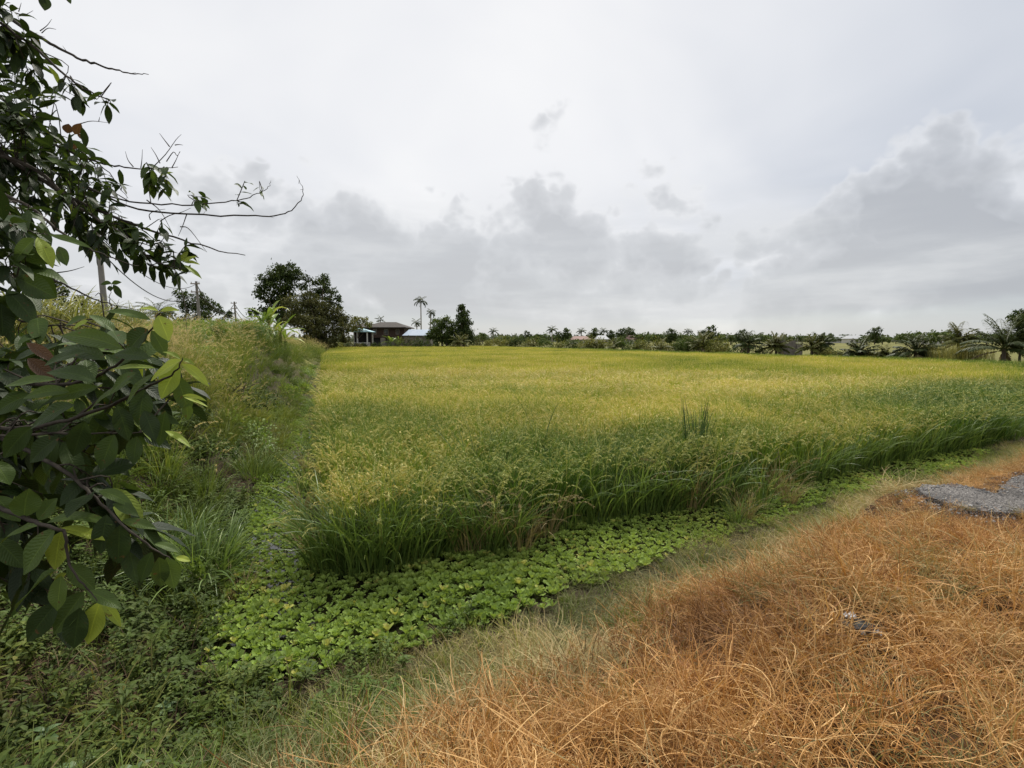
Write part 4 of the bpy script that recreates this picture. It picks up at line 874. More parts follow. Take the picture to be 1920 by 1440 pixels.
ft = [tree('distant_tree', (0, 0, 0), [(0, 0, 4.4, 2.0), (1.6, .3, 3.6, 1.7), (-1.6, -.4, 3.4, 1.8), (.3, .5, 5.6, 1.2), (-.5, 0, 2.2, 1.8)], .6, .55, M_DARKT, 'x', group='trees across the plain', tr_r=.2),
      tree('distant_tree', (0, 0, 0), [(0, 0, 3, 1.6), (1.9, .3, 2.7, 1.5), (-2.2, -.4, 2.5, 1.6), (3.6, .5, 2.2, 1.2), (-3.8, 0, 2.0, 1.2)], .6, .55, M_BUSHT, 'x', group='trees across the plain', tr_r=.2)]
fp = palm('distant_palm', (0, 0, 0), 5.0, 14, 2.4, 'x', ll=.9, w=.14, nl=16, group='palms across the plain', tr_r=.2, droop=(1.0, 1.8))
fs = [0, 0, 0]
lst = [(1035, 210, 2), (1290, 230, 2), (1315, 240, 2), (990, 260, 0), (1045, 250, 0), (1060, 230, 0), (1165, 220, 0), (1176, 225, 2), (1090, 240, 2), (1113, 235, 0), (1132, 235, 2), (1145, 240, 0), (1258, 200, 0), (1245, 205, 1), (1234, 210, 1), (1210, 220, 1), (1180, 240, 0), (1020, 240, 1), (975, 260, 1), (950, 270, 1), (930, 260, 1), (1070, 240, 1), (1100, 250, 1), (1270, 210, 1), (1330, 200, 0), (1370, 190, 1), (1390, 190, 0),
       (1300, 210, 1), (1350, 200, 1), (1425, 220, 1), (1440, 240, 1), (1555, 270, 0), (1580, 290, 1), (1625, 230, 1), (1640, 200, 0), (1655, 205, 1), (1680, 230, 1), (1700, 200, 1), (1745, 180, 1), (1765, 170, 1), (1780, 190, 0), (1850, 180, 1), (1540, 260, 1), (1605, 300, 1), (1720, 240, 0), (925, 250, 2), (905, 240, 1), (1005, 250, 1), (1120, 255, 1), (1150, 255, 1), (1195, 250, 1), (1225, 245, 1), (1285, 245, 1), (1325, 245, 1), (1410, 230, 1), (1500, 240, 1), (1830, 230, 1), (1875, 200, 0), (1905, 190, 1),
       (440, 170, 1), (455, 180, 1), (470, 175, 1), (425, 165, 1), (410, 172, 1), (395, 175, 1)]
for px_i, d_, k in lst:
    src = fp if k == 2 else ft[k]; o = src if not fs[k] else copy_tree(src); fs[k] += 1
    q = T(px_i, 640, d_); s = float(tr.uniform(.75, 1.15)); o.location = (q[0], d_, .3); o.scale = (s * (1.3 if k == 1 else 1), s, s); o.rotation_euler = (0, 0, float(tr.uniform(0, 6)))
    o['label'] = ['dark rounded tree on the horizon beyond the field edge', 'low wide tree in the dark line on the horizon', 'slim palm on the horizon beyond the field edge'][k]
# far-off belt of woodland that reads as one mass
g = Geo(); n = 5000; az_ = tr.uniform(-.90, .90, n); dd_ = tr.uniform(430, 560, n); hgt = 3.0 + 3.6 * fnoise(az_ * 40, dd_ * .01, 1.0, 3)
b = np.stack([dd_ * np.tan(az_), dd_, tr.uniform(0, 1, n) * hgt], 1)
leaves(g, b, tr.normal(0, 1, (n, 3)), tr.normal(0, 1, (n, 3)), tr.uniform(3, 5.5, n), tr.uniform(2, 3.5, n), .2, .1, 2, 1, 'card', r=tr)
fw = g.build('distant_woodland', crown_mat('hazy_leaf', (.07, .085, .06), (.10, .12, .085), (.14, .16, .11))); tag(fw, 'thin dark belt of far woodland on the horizon', 'woodland', kind='stuff')

# ---------------------------------------------------------------- utility poles and cables
M_POLE = plain('weathered_concrete_pole', (.15, .14, .125), (.26, .24, .22), 3, .9, .2, stretch=(1, 1, .5)); M_WIRE = plain('black_cable', (.012, .012, .013), rough=.6)
tops = []
for (px_i, d_, lean, lab) in ((203, 20, -.16, 'nearest grey concrete utility pole, half behind the leafy branches'), (378, 38, -.18, 'middle grey utility pole before the spreading dark tree'), (446, 58, -.20, 'farthest grey utility pole above the bank grass')):
    q = T(px_i, 640, d_); z0 = gz(q[0], d_); root = empty('utility_pole', (q[0], d_, z0), lab, 'utility pole', 'utility poles along the bank'); top = np.array((lean, 0, 6.35 - z0))
    g = Geo(); tube(g, [(0, 0, -.3), top * .5, top], [.115, .10, .08], 12); g.build('pole', M_POLE, root, smooth=True)
    for zz in (.18, .75):
        c = top + (0, 0, -zz); g = Geo(); box(g, c[0] - .32, c[0] + .32, -.17, -.10, c[2] - .035, c[2] + .035); br = g.build('bracket', M_FRAME, root)
        for sg in (-.27, .27): g = Geo(); tube(g, [(c[0] + sg, -.135, c[2] + .035), (c[0] + sg, -.135, c[2] + .14)], [.035, .025], 8); g.build('insulator', M_WHITE, br)
    tops.append(np.array((q[0], d_, z0)) + top)
def cable(a_, b_, sag, r0, label, dz=0):
    t = np.linspace(0, 1, 22)[:, None]; p = a_ * (1 - t) + b_ * t; p[:, 2] -= (4 * sag * t * (1 - t))[:, 0]; p[:, 2] += dz
    o0 = p[0].copy(); g = Geo(); tube(g, p - o0, r0, 5); o = g.build('overhead_cable', M_WIRE); o.location = o0; tag(o, label, 'cable')
t0 = T(-60, 330, 9); e4 = T(478, 592, 74)
cable(t0, tops[0] - (0, 0, .3), .5, .02, 'black overhead cable running from the left edge to the nearest pole'); cable(tops[0] - (0, 0, .18), tops[1] - (0, 0, .18), 1.0, .018, 'upper black cable between the nearest and middle poles'); cable(tops[0] - (0, 0, .75), tops[1] - (0, 0, .75), 1.2, .022, 'lower black cable between the nearest and middle poles')
cable(tops[1] - (0, 0, .18), tops[2] - (0, 0, .18), 1.5, .03, 'upper sagging cable between the middle and farthest poles'); cable(tops[1] - (0, 0, .75), tops[2] - (0, 0, .2), 1.3, .02, 'second sagging cable between the middle and farthest poles'); cable(tops[1] - (0, 0, .8), T(470, 606, 62), .6, .035, 'thick low cable dropping from the middle pole to the bank')
cable(tops[2] - (0, 0, .18), e4, .9, .03, 'upper cable from the farthest pole towards the tall tree'); cable(tops[2] - (0, 0, .75), e4 - (0, 0, .4), 1.0, .028, 'lower cable from the farthest pole towards the tall tree')
# ================================================================ large-leaved tree reaching in from the left
hr = np.random.default_rng(5)
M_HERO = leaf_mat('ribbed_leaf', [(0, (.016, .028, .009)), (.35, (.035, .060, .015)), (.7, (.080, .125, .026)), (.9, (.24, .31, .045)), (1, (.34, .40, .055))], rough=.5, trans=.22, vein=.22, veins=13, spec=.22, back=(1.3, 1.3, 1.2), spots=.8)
M_HBROWN = leaf_mat('browned_leaf', [(0, (.06, .032, .016)), (1, (.15, .075, .03))], rough=.5, trans=.25, vein=.5, veins=12)
M_TWIG = plain('dark_twig', (.030, .024, .018), (.075, .062, .048), 30, .8, .2)
tb = np.array((-2.9, 1.9, gz(-2.9, 1.9)))
ftree = empty('broadleaf_tree', tb, 'dark broadleaf tree with large ribbed leaves reaching in from the left edge', 'tree')
L0 = lambda p: np.asarray(p, float) - tb
gt = Geo(); hub = np.array((-2.75, 2.0, 2.3))
tube(gt, [L0(tb - (0, 0, .2)), L0((-2.95, 1.95, 1.3)), L0(hub), L0((-2.7, 2.3, 3.4)), L0((-2.9, 2.6, 4.6))], [.11, .09, .075, .05, .02], 10); gt.build('trunk', M_BARK, ftree, smooth=True)
# branches: pixel, pixel, distance
BR = [([(-100, -40, 2.7), (60, 60, 2.6), (130, 100, 2.6), (185, 122, 2.5), (235, 135, 2.5), (279, 139, 2.5)], .010, 1), ([(-120, 180, 2.7), (0, 285, 2.6), (60, 325, 2.6), (130, 370, 2.6), (220, 410, 2.6), (300, 437, 2.6), (380, 462, 2.6), (461, 478, 2.6)], .014, 0),
      ([(-90, 190, 3.0), (80, 262, 2.9), (170, 300, 2.8), (250, 315, 2.8), (334, 314, 2.8)], .010, 0), ([(120, 330, 2.8), (240, 385, 2.8), (330, 400, 2.8), (450, 404, 2.8), (510, 405, 2.8), (545, 396, 2.8), (566, 372, 2.8), (566, 350, 2.8), (556, 328, 2.8)], .006, 1),
      ([(150, 350, 2.7), (235, 376, 2.7), (340, 384, 2.7), (430, 378, 2.7), (475, 366, 2.7), (502, 352, 2.7), (508, 337, 2.7)], .005, 0), ([(-100, -20, 2.4), (40, 70, 2.4), (110, 130, 2.4), (160, 168, 2.4), (200, 186, 2.4), (214, 205, 2.4)], .008, 0),
      ([(-100, 330, 2.3), (60, 500, 2.3), (110, 528, 2.3), (190, 566, 2.3), (262, 582, 2.3)], .008, 1), ([(-100, 120, 3.2), (40, 210, 3.1), (110, 260, 3.0), (190, 310, 3.0), (240, 372, 3.0)], .009, 0),
      ([(-100, 260, 2.5), (60, 315, 2.5), (150, 390, 2.5), (230, 440, 2.5), (290, 490, 2.5), (345, 505, 2.5)], .011, 0), ([(-80, 330, 2.2), (40, 380, 2.2), (120, 440, 2.2), (200, 480, 2.2), (260, 500, 2.3)], .009, 0),
      ([(-80, 60, 2.8), (0, 150, 2.8), (25, 200, 2.8), (28, 245, 2.8)], .004, 1), ([(-60, 300, 1.9), (0, 380, 1.8), (50, 430, 1.7), (90, 440, 1.6)], .008, 0), ([(-80, 440, 1.7), (0, 500, 1.7), (40, 530, 1.6)], .008, 0),
      ([(-140, 700, 1.5), (60, 720, 1.3), (150, 715, 1.25), (225, 680, 1.2), (280, 625, 1.15), (297, 585, 1.1)], .009, 0), ([(-140, 800, 1.5), (60, 800, 1.3), (180, 770, 1.2), (270, 730, 1.15), (325, 700, 1.1), (345, 672, 1.1)], .009, 0),
      ([(-140, 760, 1.4), (20, 830, 1.3), (120, 885, 1.2), (175, 930, 1.15), (230, 985, 1.1), (290, 1030, 1.1), (322, 1050, 1.1)], .009, 0), ([(-140, 900, 1.2), (20, 960, 1.1), (80, 985, 1.05), (120, 1000, 1.05), (130, 1060, 1.05), (160, 1100, 1.05), (185, 1125, 1.05)], .008, 0),
      ([(-120, 560, 1.8), (40, 600, 1.7), (110, 610, 1.7), (165, 598, 1.6)], .006, 0), ([(-140, 830, 1.3), (50, 815, 1.3), (200, 812, 1.25), (330, 808, 1.2)], .007, 0), ([(196, 640, 2.0), (205, 590, 2.0), (209, 532, 2.0)], .004, 0)]
gb_ = Geo(); SM = []
for pts, r0, bare in BR:
    w = smooth_path([T(*p) for p in pts], 34); w[1:] += hr.normal(0, .0013 if pts[0][2] < 2 else .0025, w[1:].shape); r0 = r0 * (.62 if pts[0][2] < 2 else .85)
    st = w[0]; hb0 = hub if st[2] > 1.7 else np.array((-2.9, 1.95, 1.5))
    if pts[0][0] < -50: tube(gb_, L0(smooth_path([hb0, (hb0 + st) / 2 + (0, 0, .08), st], 8)), np.linspace(.026, r0 * 1.15, 8), 6)
    tube(gb_, L0(w), r0 * np.linspace(1.1, .16, 34), 6)
    if bare:
        for k in range(4, 32, 3):
            if hr.random() < .55: e = w[k] + hr.normal(0, .02, 3) + (0, 0, hr.uniform(-.01, .03)); tube(gb_, [L0(w[k]), L0(e)], [r0 * .2, .0006], 4)
    else: SM.append(w)
# dead leafless twigs
for pts in ([(285, 315, 2.8), (310, 290, 2.8), (330, 262, 2.8), (340, 252, 2.8)], [(312, 303, 2.8), (325, 285, 2.8), (332, 292, 2.8), (338, 284, 2.8)], [(328, 272, 2.8), (335, 271, 2.8), (343, 272, 2.8)], [(318, 275, 2.8), (308, 262, 2.8), (299, 250, 2.8)], [(300, 306, 2.8), (292, 290, 2.8), (283, 276, 2.8)], [(264, 315, 2.8), (266, 300, 2.8), (267, 280, 2.8)],
            [(250, 313, 2.8), (240, 300, 2.8), (235, 284, 2.8)], [(322, 315, 2.8), (330, 300, 2.8), (337, 284, 2.8)], [(300, 415, 2.7), (318, 404, 2.7), (340, 398, 2.7), (358, 390, 2.7)], [(275, 375, 2.7), (300, 395, 2.7), (320, 430, 2.7)], [(350, 402, 2.7), (342, 425, 2.7), (334, 443, 2.7)], [(282, 412, 2.8), (280, 402, 2.8), (292, 395, 2.8), (310, 392, 2.8)],
            [(150, 232, 3.0), (172, 227, 3.0), (202, 230, 3.0)], [(185, 228, 3.0), (187, 219, 3.0)], [(75, 58, 2.6), (88, 48, 2.6), (97, 36, 2.6)], [(78, 62, 2.6), (90, 53, 2.6), (105, 55, 2.6)], [(28, 24, 2.6), (45, 28, 2.6), (62, 20, 2.6)], [(35, 22, 2.6), (40, 5, 2.6)], [(338, 425, 2.7), (355, 430, 2.7), (388, 473, 2.7)], [(92, 513, 2.3), (130, 508, 2.3), (158, 500, 2.3)], [(325, 470, 2.5), (330, 520, 2.5), (345, 560, 2.4), (350, 620, 2.3)], [(196, 600, 2.0), (188, 552, 2.0), (178, 555, 2.0)]):
    w = smooth_path([T(*p) for p in pts], 10); tube(gb_, L0(w), np.linspace(.0030, .0009, 10), 4)
gb_.build('branches', M_TWIG, ftree, smooth=True)
ALLS = np.concatenate(SM)
gl, gbr, gtw = Geo(), Geo(), Geo()
view = lambda p: unit(np.array((0, 0, CAMZ)) - p)
def put(g, bs, dd, up, L, W, tint, droop=.25, nu=9, nv=4, wav=.05): leaves(g, L0(bs), dd, up, L, W, droop, .22, nu, nv, 'ell', tint=tint, wav=wav, r=hr)
def inpoly(pts, poly): return sdf(pts[:, 0], pts[:, 1], np.array(poly, float)) < 0
def fill(poly, n, dlo, dhi, L, tlo, thi, k=(5, 9), reach=90, down=.35):
    poly = np.array(poly, float); c = []
    while len(c) < n:
        q = hr.uniform(poly.min(0), poly.max(0), (n * 3, 2)); q = q[inpoly(q, poly)]; c += list(q)
    for q in c[:n]:
        e = T(q[0], q[1], hr.uniform(dlo, dhi)); j = np.argmin(np.linalg.norm(ALLS - e, axis=1) + .6 * np.maximum(0, ALLS[:, 0] - e[0]) * 4 + hr.uniform(0, .06, len(ALLS)))
        a0 = ALLS[j]; mid = (a0 + e) / 2 + hr.normal(0, .03, 3) + (0, 0, .03); w = smooth_path([a0, mid, e], 7); tube(gtw, L0(w), np.linspace(.0026, .0011, 7), 4)
        td = unit(e - a0) if np.linalg.norm(e - a0) > .03 else rdir(1, hr)[0]
        m = hr.integers(*k); idx = np.clip(6 - (np.arange(m) * .55), 2, 6); b = np.stack([np.interp(idx, np.arange(7), w[:, z]) for z in range(3)], 1)
        a = np.arange(m) * 2.4 + hr.uniform(0, 6); s1 = unit(np.cross(td, (0, 0, 1.))); s2 = np.cross(s1, td)
        dd = td * hr.uniform(.2, .9, m)[:, None] + (s1[None] * np.cos(a)[:, None] + s2[None] * np.sin(a)[:, None]) * .9 + (0, 0, -down)
        up = np.array((0, 0, 1.)) + hr.normal(0, .35, (m, 3)); t = np.clip(hr.uniform(tlo, thi) + hr.normal(0, .09, m) + (hr.random(m) < .05) * .4, 0, .92)
        LL = L * hr.uniform(.6, 1.15, m); put(gl, b, dd, up, LL, LL * hr.uniform(.33, .42, m), t, hr.uniform(.1, .8, m), 6, 2, .12)
U1 = [(-60, -60), (10, -20), (40, 45), (75, 90), (110, 135), (100, 190), (60, 210), (-60, 230)]; U2 = [(-60, 200), (40, 195), (100, 240), (150, 275), (190, 300), (225, 335), (232, 395), (190, 415), (120, 410), (60, 390), (-60, 350)]
fill(U1, 62, 2.3, 3.0, .100, .0, .5); fill(U2, 100, 2.4, 3.1, .095, .0, .5); fill([(100, 135), (150, 165), (200, 190), (205, 200), (160, 190), (110, 180)], 7, 2.35, 2.5, .09, .1, .5, k=(3, 6))
fill([(80, 420), (200, 400), (260, 425), (320, 455), (355, 490), (350, 520), (300, 515), (230, 500), (180, 480), (120, 460)], 38, 2.4, 2.7, .088, 0, .5); fill([(285, 330), (315, 330), (325, 365), (290, 370)], 4, 2.65, 2.85, .10, .3, .7)
fill([(370, 368), (392, 368), (392, 385), (370, 385)], 2, 2.68, 2.75, .085, .2, .5, k=(4, 6)); fill([(438, 366), (455, 366), (455, 380), (440, 382)], 2, 2.68, 2.74, .06, .3, .6, k=(4, 6)); fill([(480, 360), (492, 358), (492, 366)], 1, 2.7, 2.72, .05, .3, .6, k=(4, 5))
fill([(-60, 360), (30, 385), (70, 430), (70, 520), (40, 590), (-60, 600)], 30, 1.6, 2.1, .12, .1, .5); fill([(-60, 640), (60, 650), (170, 650), (280, 640), (320, 690), (345, 740), (300, 790), (220, 840), (190, 890), (110, 940), (40, 930), (-60, 880)], 74, 1.25, 1.9, .112, 0, .55, reach=60)
fill([(-60, 900), (40, 965), (110, 1060), (130, 1120), (60, 1140), (-60, 1110)], 20, 1.15, 1.5, .112, 0, .6); fill([(150, 890), (190, 900), (250, 970), (300, 1030), (300, 1060), (260, 1050), (200, 1000)], 11, 1.15, 1.4, .12, 0, .5)
# the leaves one can tell apart: base, tip, width in the photograph, tone, distance
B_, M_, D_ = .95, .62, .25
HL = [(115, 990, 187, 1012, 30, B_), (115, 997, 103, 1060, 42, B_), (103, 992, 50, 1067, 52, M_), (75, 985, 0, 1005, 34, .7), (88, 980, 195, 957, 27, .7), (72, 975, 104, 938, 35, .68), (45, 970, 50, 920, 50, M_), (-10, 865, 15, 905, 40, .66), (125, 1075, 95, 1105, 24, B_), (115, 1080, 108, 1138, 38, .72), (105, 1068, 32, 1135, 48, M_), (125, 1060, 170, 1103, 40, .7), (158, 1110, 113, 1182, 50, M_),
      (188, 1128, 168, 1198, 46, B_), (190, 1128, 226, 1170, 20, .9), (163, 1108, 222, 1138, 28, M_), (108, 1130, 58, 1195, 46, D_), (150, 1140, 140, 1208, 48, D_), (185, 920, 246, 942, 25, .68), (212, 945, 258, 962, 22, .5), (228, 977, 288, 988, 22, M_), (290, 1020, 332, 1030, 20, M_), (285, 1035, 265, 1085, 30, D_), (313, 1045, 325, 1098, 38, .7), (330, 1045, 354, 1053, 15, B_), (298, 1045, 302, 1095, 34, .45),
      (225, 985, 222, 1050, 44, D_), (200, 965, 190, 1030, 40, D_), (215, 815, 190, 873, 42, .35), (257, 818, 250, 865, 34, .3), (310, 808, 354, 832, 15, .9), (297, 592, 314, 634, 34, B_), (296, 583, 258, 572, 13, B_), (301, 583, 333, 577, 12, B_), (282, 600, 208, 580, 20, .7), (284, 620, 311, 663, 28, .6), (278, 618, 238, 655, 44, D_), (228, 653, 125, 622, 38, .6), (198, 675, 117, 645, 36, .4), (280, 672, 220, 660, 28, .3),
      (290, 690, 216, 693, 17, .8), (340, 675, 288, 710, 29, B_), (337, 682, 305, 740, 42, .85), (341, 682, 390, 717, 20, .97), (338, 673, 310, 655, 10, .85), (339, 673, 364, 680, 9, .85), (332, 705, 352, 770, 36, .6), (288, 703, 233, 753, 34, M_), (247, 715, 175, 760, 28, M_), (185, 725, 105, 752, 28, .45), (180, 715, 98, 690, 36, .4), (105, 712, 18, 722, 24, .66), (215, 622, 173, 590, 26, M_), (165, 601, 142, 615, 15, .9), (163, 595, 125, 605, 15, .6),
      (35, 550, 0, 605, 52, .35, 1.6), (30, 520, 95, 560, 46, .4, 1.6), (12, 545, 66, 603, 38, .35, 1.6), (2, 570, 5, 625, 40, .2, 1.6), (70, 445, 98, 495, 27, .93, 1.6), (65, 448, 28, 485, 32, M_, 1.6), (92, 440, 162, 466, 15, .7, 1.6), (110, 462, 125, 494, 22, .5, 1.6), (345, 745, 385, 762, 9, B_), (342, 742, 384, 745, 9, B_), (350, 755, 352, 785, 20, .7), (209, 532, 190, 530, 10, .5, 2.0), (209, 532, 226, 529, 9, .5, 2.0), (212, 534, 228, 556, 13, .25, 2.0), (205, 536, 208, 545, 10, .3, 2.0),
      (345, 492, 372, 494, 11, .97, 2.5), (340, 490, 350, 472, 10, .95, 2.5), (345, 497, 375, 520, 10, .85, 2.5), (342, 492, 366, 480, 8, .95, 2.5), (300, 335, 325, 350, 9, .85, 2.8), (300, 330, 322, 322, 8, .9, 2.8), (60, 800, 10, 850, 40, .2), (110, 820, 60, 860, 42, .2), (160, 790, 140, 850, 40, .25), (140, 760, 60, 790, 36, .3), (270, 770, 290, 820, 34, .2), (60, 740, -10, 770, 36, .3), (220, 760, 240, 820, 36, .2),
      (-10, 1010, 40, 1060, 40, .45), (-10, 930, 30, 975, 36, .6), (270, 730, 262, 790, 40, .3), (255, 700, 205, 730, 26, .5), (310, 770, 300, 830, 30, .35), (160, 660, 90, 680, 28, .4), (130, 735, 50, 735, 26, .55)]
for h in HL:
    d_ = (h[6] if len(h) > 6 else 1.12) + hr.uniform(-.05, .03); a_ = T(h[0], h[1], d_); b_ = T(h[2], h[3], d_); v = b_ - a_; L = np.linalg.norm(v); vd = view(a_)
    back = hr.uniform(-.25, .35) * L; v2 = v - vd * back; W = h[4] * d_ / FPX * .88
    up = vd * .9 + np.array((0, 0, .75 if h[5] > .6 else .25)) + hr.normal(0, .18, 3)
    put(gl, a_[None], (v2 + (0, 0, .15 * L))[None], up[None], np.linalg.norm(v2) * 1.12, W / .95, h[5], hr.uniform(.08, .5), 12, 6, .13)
for h in ((50, 643, 110, 675, 20), (52, 672, 105, 710, 26), (126, 250, 128, 232, 16, 2.8), (140, 252, 150, 230, 15, 2.8), (135, 268, 140, 280, 14, 2.8), (145, 252, 168, 262, 10, 2.8), (8, 400, 20, 425, 30, 1.7)):
    d_ = h[5] if len(h) > 5 else 1.25; a_ = T(h[0], h[1], d_); v = T(h[2], h[3], d_) - a_; put(gbr, a_[None], v[None], (view(a_) + (0, 0, .3))[None], np.linalg.norm(v), h[4] * d_ / FPX, hr.uniform(.3, .9), .2, 10, 4)
for q in ((85, -8, 83, 20, 18, .3, 2.4), (70, -10, 88, 5, 12, .3, 2.4), (125, -8, 134, 7, 8, .4, 2.4)):
    a_ = T(q[0], q[1], q[6]); v = T(q[2], q[3], q[6]) - a_; put(gl, a_[None], v[None], view(a_)[None], np.linalg.norm(v), q[4] * q[6] / FPX, q[5])
tube(gtw, L0(smooth_path([T(-60, -60, 2.5), T(40, -25, 2.4), T(85, -10, 2.4), T(130, -10, 2.4)], 8)), np.linspace(.006, .002, 8), 5)
gtw.build('fine_twigs', M_TWIG, ftree); gl.build('leaves', M_HERO, ftree, smooth=True); gbr.build('brown_leaves', M_HBROWN, ftree, smooth=True)

# ================================================================ single plants one can point to
def pl_z(x, y): return gz(x, y)
M_NG = leaf_mat('broad_grass_blade', [(0, (.06, .10, .028)), (.45, (.12, .19, .045)), (.8, (.20, .28, .07)), (1, (.32, .37, .12))], rough=.45, trans=.3)
M_NGD = leaf_mat('dark_grass_blade', [(0, (.05, .085, .020)), (.5, (.10, .16, .034)), (1, (.20, .26, .06))], rough=.45, trans=.2)
M_SEDGE = leaf_mat('dark_sedge_blade', [(0, (.035, .065, .02)), (1, (.08, .13, .04))], rough=.5, trans=.1)
M_HEAD = leaf_mat('green_seed_head', [(0, (.22, .26, .07)), (1, (.46, .44, .14))], rough=.7, trans=.25)
M_STRAW = leaf_mat('straw_blade', [(0, (.20, .16, .07)), (.5, (.32, .26, .12)), (1, (.42, .34, .18))], rough=.7, trans=.2)
def clump(name, x, y, z, n, H, w, R, lean, bend, mat, label, cat='grass clump', tint=(0, 1), group=None, nseg=9, p=1.6, curl=.5, heads=0):
    g = Geo(); a = hr.uniform(0, 6.28, n); q = R * np.sqrt(hr.random(n)); b = np.stack([q * np.cos(a), q * np.sin(a), 0 * a], 1)
    strands(g, b, a + hr.normal(0, .6, n), hr.uniform(.5, 1, n) * H, hr.uniform(*lean, n), hr.uniform(*bend, n), w * hr.uniform(.6, 1.2, n), nseg, p, hr.uniform(-curl, curl, n), tint=hr.uniform(*tint, n), r=hr)
    root = empty(name, (x, y, z), label, cat, group); g.build('blades', mat, root)
    if heads:
        g = Geo(); a = hr.uniform(0, 6.28, heads); L = hr.uniform(.85, 1.2, heads) * H; ln = hr.uniform(.02, .4, heads); bd = hr.uniform(.8, 2.0, heads); b = np.stack([R * .5 * np.cos(a), R * .5 * np.sin(a), 0 * a], 1)
        strands(g, b, a, L, ln, bd, .004, 9, 3, tint=.8, tip=.6, r=hr)
        for k in range(heads):
            pos = b[k].copy(); bb, dd = [], []
            for i in range(50):
                s = i / 50; t = ln[k] + bd[k] * s ** 3; v = np.array((math.sin(t) * math.cos(a[k]), math.sin(t) * math.sin(a[k]), math.cos(t))); pos = pos + v * L[k] / 50
                if s > .7:
                    for _ in range(3): bb.append(pos.copy()); dd.append(v + hr.normal(0, .5, 3) + (0, 0, -.4))
            leaves(g, np.array(bb), np.array(dd), rdir(len(bb), hr), hr.uniform(.015, .04, len(bb)), .007, .3, 0, 2, 1, 'card', r=hr)
        g.build('seed_heads', M_STRAW if mat is M_STRAW else M_HEAD, root)
    return root
q = P(378, 1040, .25); clump('grass_clump', q[0], q[1], pl_z(q[0], q[1]) - .02, 330, .85, .016, .26, (.1, .95), (.5, 1.6), M_NG, 'big fresh green grass clump on the left bank above the water lettuce', tint=(.1, .9))
q = P(300, 1000, .4); clump('grass_clump', q[0], q[1], pl_z(q[0], q[1]) - .02, 200, .72, .014, .22, (.1, 1.0), (.5, 1.6), M_NG, 'green grass clump half behind the lowest tree branch', tint=(.05, .7))
q = P(330, 960, .5); clump('grass_clump', q[0], q[1], pl_z(q[0], q[1]), 200, .6, .012, .25, (.1, .9), (.5, 1.6), M_NG, 'smaller green grass clump behind the big fresh green clump', tint=(.0, .7))
q = P(440, 1090, .1); clump('grass_clump', q[0], q[1], pl_z(q[0], q[1]) - .02, 110, .42, .008, .16, (.1, 1.0), (.4, 1.5), M_STRAW, 'dry brownish grass clump at the foot of the big green clump')
q = P(480, 865, .3); clump('grass_clump', q[0], q[1], pl_z(q[0], q[1]) - .02, 240, .75, .010, .30, (.1, .9), (.5, 1.6), M_NGD, 'dark green overhanging grass clump where the left ditch narrows', tint=(.2, 1))
q = P(1306, 905, 0); x_, y_ = T(1306, 820, 7.9)[:2]; clump('sedge_clump', x_, y_, 0, 90, 1.46, .022, .14, (.0, .14), (0, .35), M_SEDGE, 'dark upright spiky clump standing above the rice, right of centre', 'sedge')
x_, y_ = T(1100, 820, 7.2)[:2]; clump('grass_clump', x_, y_, 0, 60, 1.30, .014, .22, (.02, .30), (.3, 1.3), M_NG, 'light green grass clump rising from the rice at mid right', heads=5)
x_, y_ = T(905, 820, 6.9)[:2]; clump('grass_clump', x_, y_, 0, 70, 1.42, .013, .26, (.02, .30), (.3, 1.4), M_NG, 'tall grass clump with nodding seed heads rising from the rice near centre', heads=9)
x_, y_ = T(1012, 800, 8.0)[:2]; g = Geo(); strands(g, np.zeros((3, 3)), (2.6, 2.9, .4), (1.65, 1.5, 1.35), (.1, .05, .1), (1.2, .5, .6), .028, 10, 2.5, tint=(.1, .3, .2), r=hr); o = g.build('wild_stalk', M_NGD); o.location = (x_, y_, 0); tag(o, 'single dark curled weed stalk poking above the rice near centre', 'weed')
